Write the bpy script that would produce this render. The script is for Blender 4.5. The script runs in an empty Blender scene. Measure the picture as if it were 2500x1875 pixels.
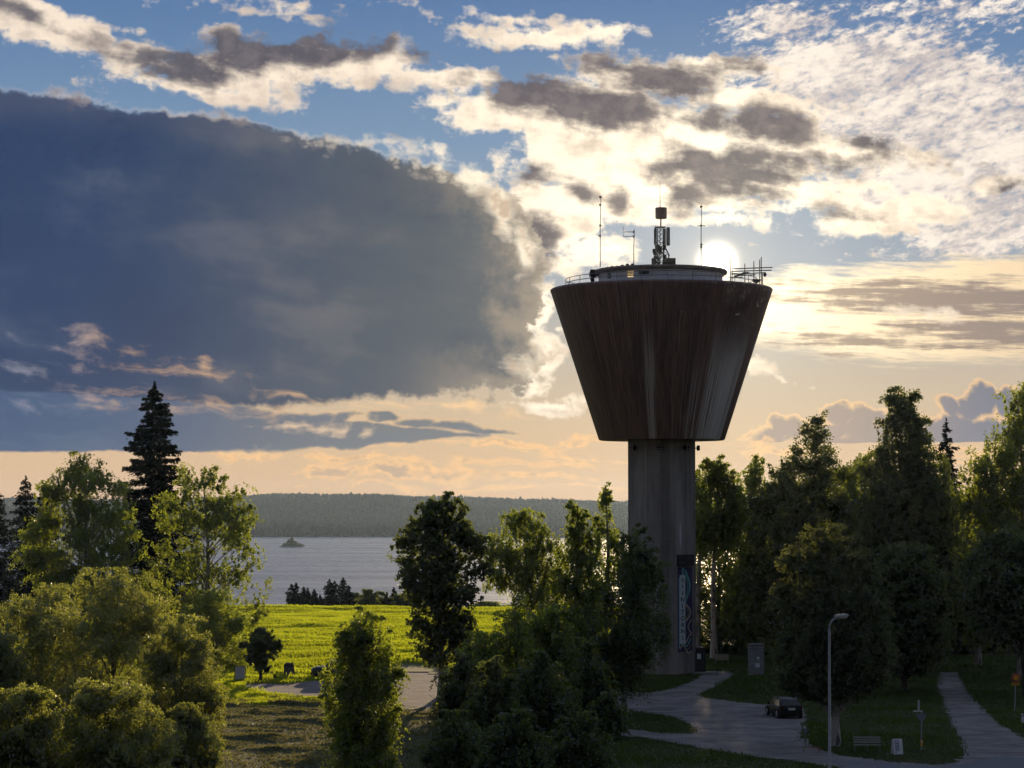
import bpy, bmesh, math, random
import numpy as np
from mathutils import Vector, Matrix
from mathutils.geometry import tessellate_polygon

# ---------------------------------------------------------------- camera
F, CX, CY, CAMZ = 6000.0, 1250.0, 937.5, 15.7        # focal length and centre in photo pixels, camera height in m
PITCH = math.atan(302.5 / F)
SC = bpy.context.scene
COL = SC.collection
cam = bpy.data.cameras.new('camera'); cam.sensor_width = 36; cam.lens = F / 2500 * 36
cam.clip_start = 0.5; cam.clip_end = 40000
camo = bpy.data.objects.new('camera', cam); COL.objects.link(camo)
camo.location = (0, 0, CAMZ); camo.rotation_euler = (math.pi / 2 + PITCH, 0, 0)
SC.camera = camo
cp, sp = math.cos(PITCH), math.sin(PITCH)

def ray(px, py):
    r, f, u = px - CX, F, CY - py
    return Vector((r, f * cp - u * sp, f * sp + u * cp)).normalized()

def P(px, py, D):                                     # point seen at a photo pixel, D metres ahead
    d = ray(px, py); k = D / d.y
    return Vector((d.x * k, D, CAMZ + d.z * k))

def G(px, py, z=0.0):                                 # point of the level ground seen at a photo pixel
    d = ray(px, py); k = (z - CAMZ) / d.z
    return Vector((d.x * k, d.y * k, z))

# ---------------------------------------------------------------- render settings, exposure
SC.view_settings.view_transform = 'Standard'; SC.view_settings.look = 'None'
SC.view_settings.exposure = 0.15; SC.view_settings.gamma = 1.0
cy = SC.cycles
cy.max_bounces = 5; cy.diffuse_bounces = 3; cy.glossy_bounces = 2; cy.transmission_bounces = 3
cy.volume_bounces = 0; cy.transparent_max_bounces = 6
cy.caustics_reflective = False; cy.caustics_refractive = False
cy.sample_clamp_indirect = 4.0; cy.sample_clamp_direct = 5.0
cy.use_adaptive_sampling = True; cy.adaptive_threshold = 0.02; cy.adaptive_min_samples = 6
try: cy.use_denoising = True
except Exception: pass

# ---------------------------------------------------------------- sun
HAZE = 3.8e-5
SUN = ray(1751, 640)
SUN_AZ, SUN_EL = math.atan2(SUN.x, SUN.y), math.asin(SUN.z)
sl = bpy.data.lights.new('sun', 'SUN'); sl.energy = 5.0; sl.angle = math.radians(0.5); sl.color = (1.0, 0.74, 0.44)
so = bpy.data.objects.new('sun', sl); COL.objects.link(so)
so.rotation_euler = SUN.to_track_quat('Z', 'Y').to_euler()

# ---------------------------------------------------------------- sky: Nishita air, with clouds as functions of azimuth and elevation
W = bpy.data.worlds.new('World'); SC.world = W; W.use_nodes = True
nt = W.node_tree; nt.nodes.clear(); NN, LK = nt.nodes.new, nt.links.new

def setin(sock, v):
    if isinstance(v, bpy.types.NodeSocket): LK(v, sock)
    else: sock.default_value = v
def M(op, a, b=None, c=None, clamp=False):
    n = NN('ShaderNodeMath'); n.operation = op; n.use_clamp = clamp; setin(n.inputs[0], a)
    if b is not None: setin(n.inputs[1], b)
    if c is not None: setin(n.inputs[2], c)
    return n.outputs[0]
def VM(op, a, b=None, c=None):
    n = NN('ShaderNodeVectorMath'); n.operation = op; setin(n.inputs[0], a)
    if b is not None: setin(n.inputs['Scale' if op == 'SCALE' else 1], b)
    if c is not None: setin(n.inputs[2], c)
    return n.outputs['Value' if op in ('LENGTH', 'DOT_PRODUCT') else 0]
def SS(x, a, b, lo=0.0, hi=1.0):
    n = NN('ShaderNodeMapRange'); n.interpolation_type = 'SMOOTHSTEP'
    for k, v in zip(range(5), (x, a, b, lo, hi)): setin(n.inputs[k], v)
    return n.outputs[0]
def MIX(f, a, b):
    n = NN('ShaderNodeMix'); n.data_type = 'VECTOR'; n.clamp_factor = True   # colours run as vectors: no conversion nodes
    setin(n.inputs[0], f); setin(n.inputs[4], a); setin(n.inputs[5], b)
    return n.outputs[1]
def XYZ(x, y, z):
    n = NN('ShaderNodeCombineXYZ'); setin(n.inputs[0], x); setin(n.inputs[1], y); setin(n.inputs[2], z); return n.outputs[0]
def NOISE(vec, scale, seed, su=1.0, sv=1.0, detail=7, rough=0.6, rot=0.0, dist=0.0):   # centred noise, about -1..1
    cr, sr = math.cos(math.radians(rot)), math.sin(math.radians(rot))
    if rot: vec = XYZ(VM('DOT_PRODUCT', vec, (cr * su, sr * su, 0)), VM('DOT_PRODUCT', vec, (-sr * sv, cr * sv, 0)), seed * 1.9)
    vec = VM('MULTIPLY_ADD', vec, (1, 1, 1) if rot else (su, sv, 1), (seed * 3.7, seed * 5.3, seed * 1.9))
    n = NN('ShaderNodeTexNoise'); n.noise_dimensions = '2D'; n.inputs['Scale'].default_value = scale; n.inputs['Detail'].default_value = detail
    n.inputs['Roughness'].default_value = rough; n.inputs['Distortion'].default_value = dist
    LK(vec, n.inputs['Vector'])
    return M('MULTIPLY_ADD', n.outputs[0], 3.2, -1.6)
def ramp(x, stops):
    out = stops[0][1]
    for (p0, c0), (p1, c1) in zip(stops, stops[1:]):
        n = NN('ShaderNodeMapRange'); n.clamp = True; setin(n.inputs[0], x)
        n.inputs[1].default_value = p0; n.inputs[2].default_value = p1
        out = MIX(n.outputs[0], out, c1)
    return out
def lin(r, g, b): return tuple(((c / 255 + .055) / 1.055) ** 2.4 if c > 10 else c / 3294 for c in (r, g, b))
def C4(r, g, b): return lin(r, g, b)

dirv = NN('ShaderNodeTexCoord').outputs['Generated']
sx = NN('ShaderNodeSeparateXYZ'); LK(dirv, sx.inputs[0])
AZ = M('ARCTAN2', sx.outputs[0], sx.outputs[1]); EL = M('ARCSINE', sx.outputs[2])
U = M('MULTIPLY_ADD', AZ, 60.0, 12.5); V = M('MULTIPLY_ADD', EL, -60.0, 12.4)
UV = XYZ(U, V, 0.0)
def uv(px, py):
    d = ray(px, py); return (12.5 + 60 * math.atan2(d.x, d.y), 12.4 - 60 * math.asin(d.z))
# domain warp so that no cloud edge is a clean curve
def raw(scale, off):
    n = NN('ShaderNodeTexNoise'); n.noise_dimensions = '2D'; n.inputs['Scale'].default_value = scale; n.inputs['Detail'].default_value = 3
    LK(VM('ADD', UV, (off, off * 2, off)), n.inputs['Vector']); return n.outputs[0]
UVW = VM('ADD', UV, XYZ(M('MULTIPLY_ADD', raw(.55, 3.1), 1.5, -.75), M('MULTIPLY_ADD', raw(.55, 9.7), .8, -.4), 0.0))

TURNED = {}
def turned(vec, deg):              # the sky coordinates turned by a few degrees, made once for each angle
    if deg == 0: return vec
    if (vec, deg) not in TURNED:
        cr, sr = math.cos(math.radians(deg)), math.sin(math.radians(deg))
        TURNED[(vec, deg)] = XYZ(VM('DOT_PRODUCT', vec, (cr, sr, 0)), VM('DOT_PRODUCT', vec, (-sr, cr, 0)), 0.0)
    return TURNED[(vec, deg)]
def blobs(lst, vec=None):          # union of ellipses (px, py, rx, ry, tilt): a signed distance in hundreds of pixels
    out = None; vec = vec or UVW
    for (px, py, rx, ry, rot) in lst:
        rot = min((-20, -10, -5, 0, 4, 8, 14, 20), key=lambda q: abs(q - rot))
        cr, sr = math.cos(math.radians(rot)), math.sin(math.radians(rot))
        c = uv(px, py); c = (c[0] * cr + c[1] * sr, c[1] * cr - c[0] * sr); R = min(rx, ry) / 100
        q = VM('MULTIPLY_ADD', turned(vec, rot), (100 / rx, 100 / ry, 0), (-c[0] * 100 / rx, -c[1] * 100 / ry, 0))
        s = M('MULTIPLY_ADD', VM('LENGTH', q), -R, R)
        out = s if out is None else M('MAXIMUM', out, s)
    return out
def poly(pts, vec=None):           # convex polygon, clockwise on the picture: signed distance, positive inside
    out = None; q = [uv(*p) for p in pts]
    for a, b in zip(q, q[1:] + q[:1]):
        dx, dy = b[0] - a[0], b[1] - a[1]; L = math.hypot(dx, dy); n = (-dy / L, dx / L)
        s = M('SUBTRACT', VM('DOT_PRODUCT', vec or UVW, (n[0], n[1], 0)), n[0] * a[0] + n[1] * a[1])
        out = s if out is None else M('MINIMUM', out, s)
    return out

# clear air
air = ramp(V, [(-82, (.03, .08, .22)), (-30, (.055, .15, .36)), (0, lin(84, 117, 160)), (3.5, lin(116, 143, 172)),
                (6.5, lin(150, 160, 172)), (8.6, lin(180, 171, 158)), (10.5, lin(206, 178, 144)), (12.2, lin(218, 177, 136)), (20, lin(90, 80, 70))])
sky = NN('ShaderNodeTexSky'); sky.sky_type = 'NISHITA'; sky.sun_disc = False
sky.sun_elevation = SUN_EL; sky.sun_rotation = SUN_AZ; sky.altitude = 150; sky.dust_density = 1.5
# distance from the sun in hundreds of pixels, and the aureole round it
RS = M('MULTIPLY', M('ARCCOSINE', M('MINIMUM', VM('DOT_PRODUCT', dirv, tuple(SUN)), 1.0)), 60.0)
def glow(amp, rad, p=1.0): return M('MULTIPLY', M('EXPONENT', M('MULTIPLY', M('POWER', M('DIVIDE', RS, rad), p), -1.0)), amp)
g_wide, g_mid, g_core = glow(0.10, 3.4), glow(0.36, 0.8), glow(9.0, 0.30, 2.2)
near = glow(1.0, 5.5)                                    # 1 at the sun, fading over some 10 degrees
n_rest = NOISE(UV, 0.10, 21, su=.7, sv=1.6, detail=4)
REST_DIM, NISH = 0.40, 0.003
# --- high altocumulus, upper right
n_big = NOISE(UV, 0.8, 1, detail=8, rough=0.62)
n_fine = NOISE(UV, 2.6, 2, detail=6, rough=0.6)
n_lay = NOISE(UV, .8, 31, su=.55, sv=1.7, rot=8, detail=8, rough=.6)
alto_m = blobs([(2200, 230, 420, 150, 8), (2330, 420, 330, 160, 4), (2080, 330, 330, 60, 6), (1930, 60, 170, 60, -6), (2330, 20, 260, 36, 4), (2420, 560, 220, 90, -8), (2130, 130, 260, 70, -10)])
n_alto = NOISE(UV, 3.4, 3, su=.8, sv=1.7, rot=-14, detail=6, rough=.66)
n_alto2 = NOISE(UV, 0.9, 4, su=.6, sv=1.3, rot=-14, detail=5)
Da = M('ADD', M('MULTIPLY', M('MINIMUM', alto_m, 0.5), 1.5), M('ADD', M('MULTIPLY', n_alto, .75), M('MULTIPLY', n_alto2, .45)))
a_alto = SS(Da, -.15, .75, 0, .93)
col_alto = MIX(SS(M('ADD', n_alto2, M('MULTIPLY', n_alto, .5)), -.5, .6), C4(196, 184, 180), C4(250, 236, 220))
c = MIX(a_alto, air, col_alto)

# --- long streaks at the right, below the sun
st_m = poly([(1700, 720), (1950, 640), (2500, 610), (2900, 600), (2900, 900), (2500, 900), (2130, 890), (1700, 840)], UV)
n_st = NOISE(UV, 1.3, 5, su=.42, sv=4.6, rot=2, detail=6, rough=.62)
n_st2 = NOISE(UV, 0.55, 6, su=.8, sv=2.4, rot=2, detail=5)
Dst = M('ADD', st_m, M('ADD', M('MULTIPLY', n_st, .30), M('MULTIPLY', n_st2, .15)))
core_st = blobs([(2300, 730, 380, 52, 4), (2430, 810, 260, 46, 5), (2110, 830, 250, 22, 2), (2030, 868, 60, 10, 0), (2150, 710, 150, 18, 3), (2000, 820, 150, 14, 0)], UV)
k_st = SS(M('ADD', core_st, M('ADD', M('MULTIPLY', n_st, .42), M('MULTIPLY', n_fine, .10))), -.14, .30)
col_st = MIX(k_st, VM('ADD', MIX(near, C4(222, 190, 150), C4(255, 240, 205)), VM('SCALE', (1, .8, .5), M('MULTIPLY', M('MULTIPLY', near, near), 1.1))), MIX(near, C4(122, 114, 116), C4(190, 160, 130)))
c = MIX(SS(Dst, -.05, .42, 0, .95), c, col_st)

# --- cumulus: bright bodies with dark cores, lit from behind so that thin parts shine
bright = blobs([(60, 40, 260, 75, 12), (40, 95, 70, 40, -20), (340, 75, 70, 22, -8), (355, 18, 42, 26, 0), (650, 22, 90, 26, 0), (740, 48, 34, 14, 0), (470, 8, 30, 12, 0),
  (600, 150, 390, 78, -2), (330, 150, 110, 60, 0), (480, 215, 260, 36, 10), (900, 150, 260, 66, -6), (1080, 190, 200, 40, 6), (1230, 45, 190, 20, 3), (1330, 95, 240, 42, 0), (1480, 85, 90, 36, -6), (1390, 60, 50, 14, 0),
  (1180, 265, 150, 62, 4), (1450, 270, 320, 95, 8), (1640, 190, 330, 62, 2), (1800, 240, 260, 46, 8), (1750, 320, 330, 80, 10), (2050, 370, 260, 60, 14), (2160, 390, 160, 38, 8),
  (1450, 390, 260, 100, 0), (1600, 400, 420, 140, 6), (1850, 460, 340, 60, 4), (1750, 545, 200, 26, 0), (1700, 430, 260, 90, 4), (1330, 400, 110, 70, 30), (1360, 540, 120, 100, 20), (1480, 480, 150, 80, 0), (1620, 500, 200, 60, 0), (1980, 450, 260, 34, 2), (1850, 510, 250, 36, 0), (2150, 520, 300, 52, -6), (2420, 470, 200, 46, -12),
  (1350, 640, 110, 40, 10), (1450, 610, 120, 50, 0), (1500, 660, 100, 16, 0),
  (1290, 760, 80, 90, 0), (1350, 860, 50, 70, 0), (1390, 800, 36, 26, 0), (1260, 930, 110, 40, 0), (1340, 985, 120, 24, 0),
  (1850, 895, 46, 24, 12), (1905, 905, 24, 15, 10), (1945, 920, 24, 14, 20), (1998, 935, 12, 10, 0), (2190, 760, 60, 9, 0), (2300, 770, 110, 20, -4), (2180, 630, 40, 7, -6), (2060, 640, 60, 9, 0)])
Dc = M('ADD', M('MULTIPLY', M('MINIMUM', bright, .5), 1.25), M('ADD', M('MULTIPLY', n_big, .26), M('ADD', M('MULTIPLY', n_lay, .36), M('MULTIPLY', n_fine, .18))))
n_core = NOISE(UV, .9, 8, su=.65, sv=1.6, rot=8, detail=7, rough=.6)
dark = blobs([(560, 130, 291, 65, -4), (760, 120, 280, 59, -4), (900, 110, 100, 52, 0), (420, 180, 123, 39, 0), (60, 40, 145, 26, 14), (1040, 130, 78, 39, 10), (1180, 150, 67, 28, 0),
  (1330, 230, 224, 62, 8), (1240, 190, 123, 33, 10), (1500, 265, 212, 52, 10), (1640, 190, 201, 46, 2), (1560, 170, 145, 33, 0), (1800, 190, 78, 26, 10), (1700, 280, 123, 36, 10),
  (1880, 315, 134, 59, 6), (1830, 400, 134, 65, 10), (1760, 440, 145, 65, 20), (2100, 345, 123, 41, 16), (2060, 390, 134, 33, 10), (2250, 360, 56, 18, 0), (1680, 400, 89, 52, 0), (1690, 495, 40, 52, 0), (1840, 470, 100, 33, 14),
  (1400, 480, 51, 33, 0), (1510, 490, 44, 39, 10), (1320, 430, 44, 33, 0), (1290, 600, 78, 78, 20), (2060, 515, 67, 15, 0), (2450, 360, 134, 65, 0), (2480, 470, 67, 39, 0)])
Dk = M('ADD', M('MULTIPLY', M('MINIMUM', dark, .34), 1.5), M('ADD', M('MULTIPLY', n_core, .38), M('ADD', M('MULTIPLY', n_big, .20), M('MULTIPLY', n_fine, .11))))
k_c = SS(Dk, -.20, .48)
lit_c = VM('ADD', MIX(near, C4(238, 220, 200), C4(255, 244, 220)), VM('SCALE', (1, .78, .5), M('MULTIPLY', near, .55)))
shadeA = SS(M('ADD', M('MULTIPLY', n_core, .6), M('ADD', M('ADD', M('MULTIPLY', n_big, .4), M('MULTIPLY', n_lay, .7)), M('MULTIPLY', n_fine, .35))), -.35, 1.0, 0, .75)
lit_c = MIX(shadeA, lit_c, MIX(near, C4(176, 160, 150), C4(214, 184, 156)))
core_col = MIX(SS(M('ADD', n_fine, n_big), -.5, 1.0, 0, .6), MIX(near, C4(84, 82, 92), C4(112, 100, 98)), MIX(near, C4(118, 112, 116), C4(156, 138, 128)))
col_c = MIX(k_c, lit_c, core_col)
c = MIX(SS(Dc, .0, .34, 0, .97), c, col_c)

# --- towering clouds and peach bars low over the horizon
low = blobs([(1925, 1060, 60, 44, 0), (1870, 1080, 90, 34, 0), (2040, 1020, 50, 46, 0), (2120, 1030, 46, 46, 0), (2160, 1020, 34, 30, 0), (2080, 1085, 180, 60, 0), (2390, 985, 70, 46, 0), (2330, 990, 40, 34, 0), (2480, 990, 60, 46, 0), (2350, 1060, 200, 60, 0), (2240, 1090, 160, 40, 0), (2218, 962, 14, 8, 0)])
Dl = M('ADD', low, M('ADD', M('MULTIPLY', NOISE(UV, 1.7, 11, detail=5, rough=.55), .17), M('MULTIPLY', n_fine, .05)))
flat_low = M('MULTIPLY', SS(V, 10.75, 10.95, 0, -1.0), 1.0)
col_l = MIX(SS(Dl, .02, .22), VM('ADD', MIX(near, C4(236, 190, 140), C4(255, 214, 150)), (0, 0, 0)), MIX(SS(U, 20.0, 24.5), C4(160, 142, 132), C4(108, 114, 132)))
c = MIX(SS(M('ADD', Dl, flat_low), .0, .10, 0, .96), c, col_l)
bars = blobs([(860, 1118, 240, 12, 0), (560, 1118, 120, 12, 0), (800, 1155, 80, 22, 0), (960, 1150, 120, 26, 0), (1080, 1155, 130, 22, 0), (1150, 1130, 180, 9, 2), (1260, 1130, 160, 12, 0), (1400, 1110, 150, 14, 4), (1400, 1070, 150, 12, -3), (1250, 1085, 150, 12, 0), (1000, 1190, 260, 7, 0), (1300, 1190, 260, 7, 0), (1280, 1160, 200, 12, 4), (1900, 1105, 110, 14, 4), (1830, 1085, 100, 7, 0), (2250, 1110, 120, 12, 0), (2350, 1120, 120, 14, 0), (2360, 1160, 100, 12, 0), (1000, 1090, 60, 9, 0), (800, 1122, 20, 8, 0)])
n_bar = NOISE(UVW, 1.5, 12, su=.8, sv=2.6, detail=6)
Db = M('ADD', bars, M('MULTIPLY', n_bar, .16))
col_b = MIX(SS(M('ADD', Db, M('MULTIPLY', n_fine, .12)), .04, .26), C4(248, 196, 134), C4(186, 158, 134))
c = MIX(SS(Db, -.02, .12, 0, .85), c, col_b)

# --- the great dark cloud on the left, silver edged
rs1 = poly([(-900, 70), (0, 200), (460, 268), (1110, 395), (1240, 490), (1335, 620), (1345, 830), (1270, 955), (1180, 992), (700, 1000), (300, 1030), (-900, 1050)], UV)
n_stm = NOISE(UV, .5, 14, detail=8, rough=.58)
torn = M('MULTIPLY', SS(U, 8.5, 13.0), M('ADD', M('MULTIPLY', n_big, .55), M('MULTIPLY', n_lay, .45)))      # its right end is torn
Ds = M('ADD', rs1, M('ADD', M('ADD', torn, M('MULTIPLY', n_stm, .24)), M('ADD', M('MULTIPLY', n_big, .09), M('MULTIPLY', n_fine, .11))))
soft = M('ADD', M('MULTIPLY', NOISE(UVW, .32, 15, su=.8, sv=1.6, detail=4, rough=.5), .75), M('ADD', M('MULTIPLY', NOISE(UV, .5, 33, su=.5, sv=1.9, rot=10, detail=7, rough=.6), .45), M('MULTIPLY', n_big, .22)))
col_s = MIX(SS(M('ADD', U, soft), 1.0, 12.5), C4(38, 60, 96), C4(80, 89, 98))
col_s = MIX(SS(soft, -.1, .9, 0, .55), col_s, MIX(SS(U, 0, 11), C4(76, 88, 114), C4(116, 112, 112)))
col_s = MIX(SS(soft, -.9, -.1, .35, 0), col_s, C4(40, 54, 84))
col_s = MIX(SS(V, 3.6, 2.4, 0, .45), col_s, C4(84, 88, 106))
rim = MIX(SS(U, 0, 9.5), C4(196, 186, 184), C4(255, 240, 218))
rimw = SS(V, 9.4, 8.6)
rim_n = M('MULTIPLY_ADD', SS(n_big, -.3, .9), M('MULTIPLY_ADD', SS(U, 3, 12), .75, .18), .10)
col_s = MIX(M('MULTIPLY', SS(Ds, rim_n, .0), M('MULTIPLY', rimw, M('MULTIPLY_ADD', SS(n_stm, -.5, .5), -.45, 1.0))), col_s, rim)
col_s = MIX(M('MULTIPLY', SS(M('ADD', Ds, M('MULTIPLY', n_big, .5)), 1.6, .1, 0, .45), SS(U, 9.0, 13)), col_s, C4(196, 174, 146))
c = MIX(SS(Ds, -.04, .20), c, col_s)
# lit shreds hanging along its upper right edge
shr = blobs([(180, 238, 60, 10, 4), (560, 292, 70, 10, 8), (690, 322, 40, 12, 8), (850, 345, 110, 26, 8), (960, 372, 120, 36, 14), (1080, 395, 90, 44, 20), (1170, 430, 70, 60, 20), (1235, 520, 52, 70, 0), (1290, 620, 44, 70, 0), (1330, 720, 34, 60, 0), (1320, 830, 40, 50, 0), (1290, 900, 50, 30, 0)])
Dsh = M('ADD', shr, M('ADD', M('MULTIPLY', n_lay, .30), M('ADD', M('MULTIPLY', n_big, .26), M('MULTIPLY', n_fine, .16))))
col_sh = MIX(SS(M('ADD', n_big, M('MULTIPLY', n_fine, .6)), -.2, .8, 0, .9), MIX(SS(U, 2, 12), C4(226, 212, 204), C4(255, 240, 214)), MIX(SS(U, 8, 13), C4(120, 112, 116), C4(196, 170, 144)))
c = MIX(SS(Dsh, .02, .42, 0, .95), c, col_sh)
# low blue bank under it
rs2 = poly([(-900, 930), (300, 955), (560, 985), (1000, 1018), (1290, 1050), (1270, 1062), (1000, 1085), (700, 1106), (300, 1108), (-900, 1098)], UV)
bump = blobs([(940, 1030, 60, 22, 4), (1010, 1042, 80, 18, 0), (1130, 1050, 150, 15, 2), (800, 1022, 140, 18, 0), (900, 1070, 200, 26, 0), (1190, 1052, 100, 14, 0)])
Dn = M('ADD', M('MAXIMUM', rs2, bump), M('MULTIPLY', NOISE(UV, 1.4, 16, su=.7, sv=1.2, detail=6), M('MULTIPLY_ADD', n_big, .03, M('MULTIPLY_ADD', n_fine, .05, .07))))
col_n = MIX(SS(U, 1, 10), C4(58, 82, 118), C4(110, 114, 120))
col_n = MIX(SS(NOISE(UVW, .7, 17, su=.5, sv=2.5, detail=5), -.2, 1.0, 0, .5), col_n, C4(98, 114, 134))
lw = blobs([(720, 1035, 90, 14, 0), (800, 1048, 70, 20, 4), (830, 1050, 30, 20, 0), (900, 1062, 30, 16, 0), (880, 1030, 60, 9, 10), (640, 1088, 40, 6, 3)])
col_n = MIX(SS(M('ADD', lw, M('ADD', M('MULTIPLY', n_bar, .12), M('MULTIPLY', n_fine, .08))), .0, .22, 0, .85), col_n, C4(222, 192, 160))
col_n = MIX(M('MULTIPLY', SS(Dn, .12, .02, 0, .8), SS(U, 4.5, 8.5)), col_n, C4(236, 196, 146))
c = MIX(SS(Dn, .0, .08), c, col_n)
# gaps of lit cloud inside the dark mass
gaps = blobs([(215, 825, 62, 20, 14), (322, 846, 22, 9, 4), (450, 905, 120, 18, 9), (490, 890, 22, 24, 0), (200, 895, 60, 9, 8), (330, 958, 90, 9, 6), (250, 992, 110, 14, 2), (220, 975, 40, 22, 0), (40, 995, 50, 12, 6), (430, 972, 170, 11, 7), (500, 1000, 180, 11, 5), (620, 1008, 260, 8, 2), (700, 968, 90, 8, 16), (780, 1000, 240, 10, -2), (40, 905, 60, 24, 10), (1010, 990, 260, 9, 2), (1120, 1000, 60, 22, 0), (1220, 1005, 50, 18, 0), (160, 850, 150, 10, 14)])
n_gap = NOISE(UVW, 1.5, 18, su=.55, sv=2.2, rot=8, detail=7, rough=.62)
Dg = M('ADD', gaps, M('ADD', M('MULTIPLY', n_gap, .22), M('MULTIPLY', n_fine, .08)))
col_g = MIX(SS(U, .8, 3.5), C4(150, 150, 164), MIX(SS(U, 4, 11), C4(222, 178, 136), C4(250, 206, 150)))
c = MIX(SS(Dg, -.06, .42, 0, .9), c, col_g)

# the aureole and the sun itself, partly behind cloud
veil = M('MULTIPLY_ADD', M('MULTIPLY', k_c, SS(Dc, 0, .3)), -.7, 1.0)
c = VM('ADD', c, VM('SCALE', (1.0, .80, .50), M('MULTIPLY', M('ADD', g_wide, g_mid), veil)))
c = VM('ADD', c, VM('SCALE', (1.0, .86, .62), g_core))
c = VM('ADD', c, VM('SCALE', (1.0, .9, .7), SS(RS, .30, .25, 0, 30.0)))
def back(color, strength=0.1):
    n = NN('ShaderNodeBackground'); n.inputs['Strength'].default_value = strength; LK(color, n.inputs['Color']); return n.outputs[0]
# the rest of the sky: Nishita air with broken cloud, dim opposite the sun
far = M('MULTIPLY', SS(VM('DOT_PRODUCT', dirv, (SUN.x, SUN.y, 0.25)), -.6, .9, REST_DIM, 1.0), 1.0)
rest = VM('SCALE', MIX(SS(n_rest, -.5, .4, 0, .7), air, MIX(SS(V, -24, 6), (.42, .43, .48), (.40, .36, .33))), M('MULTIPLY', far, 10.0))
window = M('MULTIPLY', M('MULTIPLY', SS(U, -4.0, -1.5), SS(U, 29.0, 26.5)), M('MULTIPLY', SS(V, -3.0, -.8), SS(V, 14.5, 13.0)))
mixs = NN('ShaderNodeMixShader'); LK(window, mixs.inputs[0]); LK(back(rest), mixs.inputs[1]); LK(back(VM('SCALE', c, 10.0)), mixs.inputs[2])
skyb = back(sky.outputs[0], 0.1 * NISH)
adds = NN('ShaderNodeAddShader'); LK(skyb, adds.inputs[0]); LK(mixs.outputs[0], adds.inputs[1])
wo = NN('ShaderNodeOutputWorld'); LK(adds.outputs[0], wo.inputs['Surface'])
W.cycles.sampling_method = 'MANUAL'; W.cycles.sample_map_resolution = 1024

# ================================================================ helpers
PI = math.pi
def tag(o, label=None, cat=None, group=None, kind=None):
    if label: o['label'] = label
    if cat: o['category'] = cat
    if group: o['group'] = group
    if kind: o['kind'] = kind
    return o
def thing(name, loc, label, cat, rz=0.0, group=None):
    o = bpy.data.objects.new(name, None); COL.objects.link(o); o.location = loc; o.rotation_euler = (0, 0, rz)
    o.empty_display_size = 0.3
    return tag(o, label, cat, group)
class MB:                                             # collects shapes, linked as ONE mesh object
    def __init__(s): s.v, s.f, s.sm = [], [], []
    def add(s, vs, fs, smooth=False):
        n = len(s.v); s.v += [tuple(v) for v in vs]; s.f += [tuple(i + n for i in f) for f in fs]; s.sm += [smooth] * len(fs); return s
    def box(s, c, size, rz=0.0, rx=0.0, taper=1.0):
        R = Matrix.Rotation(rz, 3, 'Z') @ Matrix.Rotation(rx, 3, 'X'); h = Vector(size) / 2; c = Vector(c); vs = []
        for z in (-1, 1):
            t = taper if z > 0 else 1.0
            for x, y in ((-1, -1), (1, -1), (1, 1), (-1, 1)): vs.append(c + R @ Vector((x * h.x * t, y * h.y * t, z * h.z)))
        return s.add(vs, [(3, 2, 1, 0), (4, 5, 6, 7), (0, 1, 5, 4), (1, 2, 6, 5), (2, 3, 7, 6), (3, 0, 4, 7)])
    def bbox(s, c, size, b=0.02, rz=0.0, rx=0.0):       # a box with bevelled edges
        bm = bmesh.new(); bmesh.ops.create_cube(bm, size=1.0); bmesh.ops.scale(bm, vec=size, verts=bm.verts)
        bmesh.ops.bevel(bm, geom=list(bm.edges), offset=b, segments=2, affect='EDGES')
        R = Matrix.Translation(c) @ Matrix.Rotation(rz, 4, 'Z') @ Matrix.Rotation(rx, 4, 'X')
        bm.transform(R); bm.verts.index_update()
        s.add([v.co.copy() for v in bm.verts], [[v.index for v in f.verts] for f in bm.faces]); bm.free(); return s
    def tube(s, pts, r, n=8, caps=True):
        pts = [Vector(p) for p in pts]; rs = r if isinstance(r, (list, tuple)) else [r] * len(pts); vs, fs = [], []
        for i, p in enumerate(pts):
            t = (pts[min(i + 1, len(pts) - 1)] - pts[max(i - 1, 0)]).normalized()
            a = t.cross(Vector((0, 0, 1)) if abs(t.z) < .95 else Vector((1, 0, 0))).normalized(); b = t.cross(a)
            vs += [p + (a * math.cos(2 * PI * k / n) + b * math.sin(2 * PI * k / n)) * rs[i] for k in range(n)]
        for i in range(len(pts) - 1):
            for k in range(n): fs.append((i * n + k, i * n + (k + 1) % n, (i + 1) * n + (k + 1) % n, (i + 1) * n + k))
        s.add(vs, fs, True)
        if caps: s.add([vs[k] for k in range(n)][::-1], [tuple(range(n))]); s.add(vs[-n:], [tuple(range(n))])
        return s
    def lathe(s, prof, n=48, c=(0, 0, 0), a0=0.0, smooth=True, caps=(True, True), axis='Z'):
        vs, fs, c = [], [], Vector(c)
        for r, z in prof:
            for k in range(n):
                a = a0 + 2 * PI * k / n
                q = (r * math.cos(a), r * math.sin(a), z)
                if axis == 'Y': q = (q[0], q[2], q[1])
                vs.append(c + Vector(q))
        for i in range(len(prof) - 1):
            for k in range(n): fs.append((i * n + k, i * n + (k + 1) % n, (i + 1) * n + (k + 1) % n, (i + 1) * n + k))
        s.add(vs, fs, smooth)
        if caps[0]: s.add(vs[:n][::-1], [tuple(range(n))])
        if caps[1]: s.add(vs[-n:], [tuple(range(n))])
        return s
    def build(s, name, mat, parent=None, fix=True):
        me = bpy.data.meshes.new(name); me.from_pydata(s.v, [], s.f); me.polygons.foreach_set('use_smooth', s.sm)
        if fix:
            bm = bmesh.new(); bm.from_mesh(me); bmesh.ops.recalc_face_normals(bm, faces=bm.faces); bm.to_mesh(me); bm.free()
        me.materials.append(mat); me.update()
        o = bpy.data.objects.new(name, me); COL.objects.link(o)
        if parent: o.parent = parent
        return o
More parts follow.
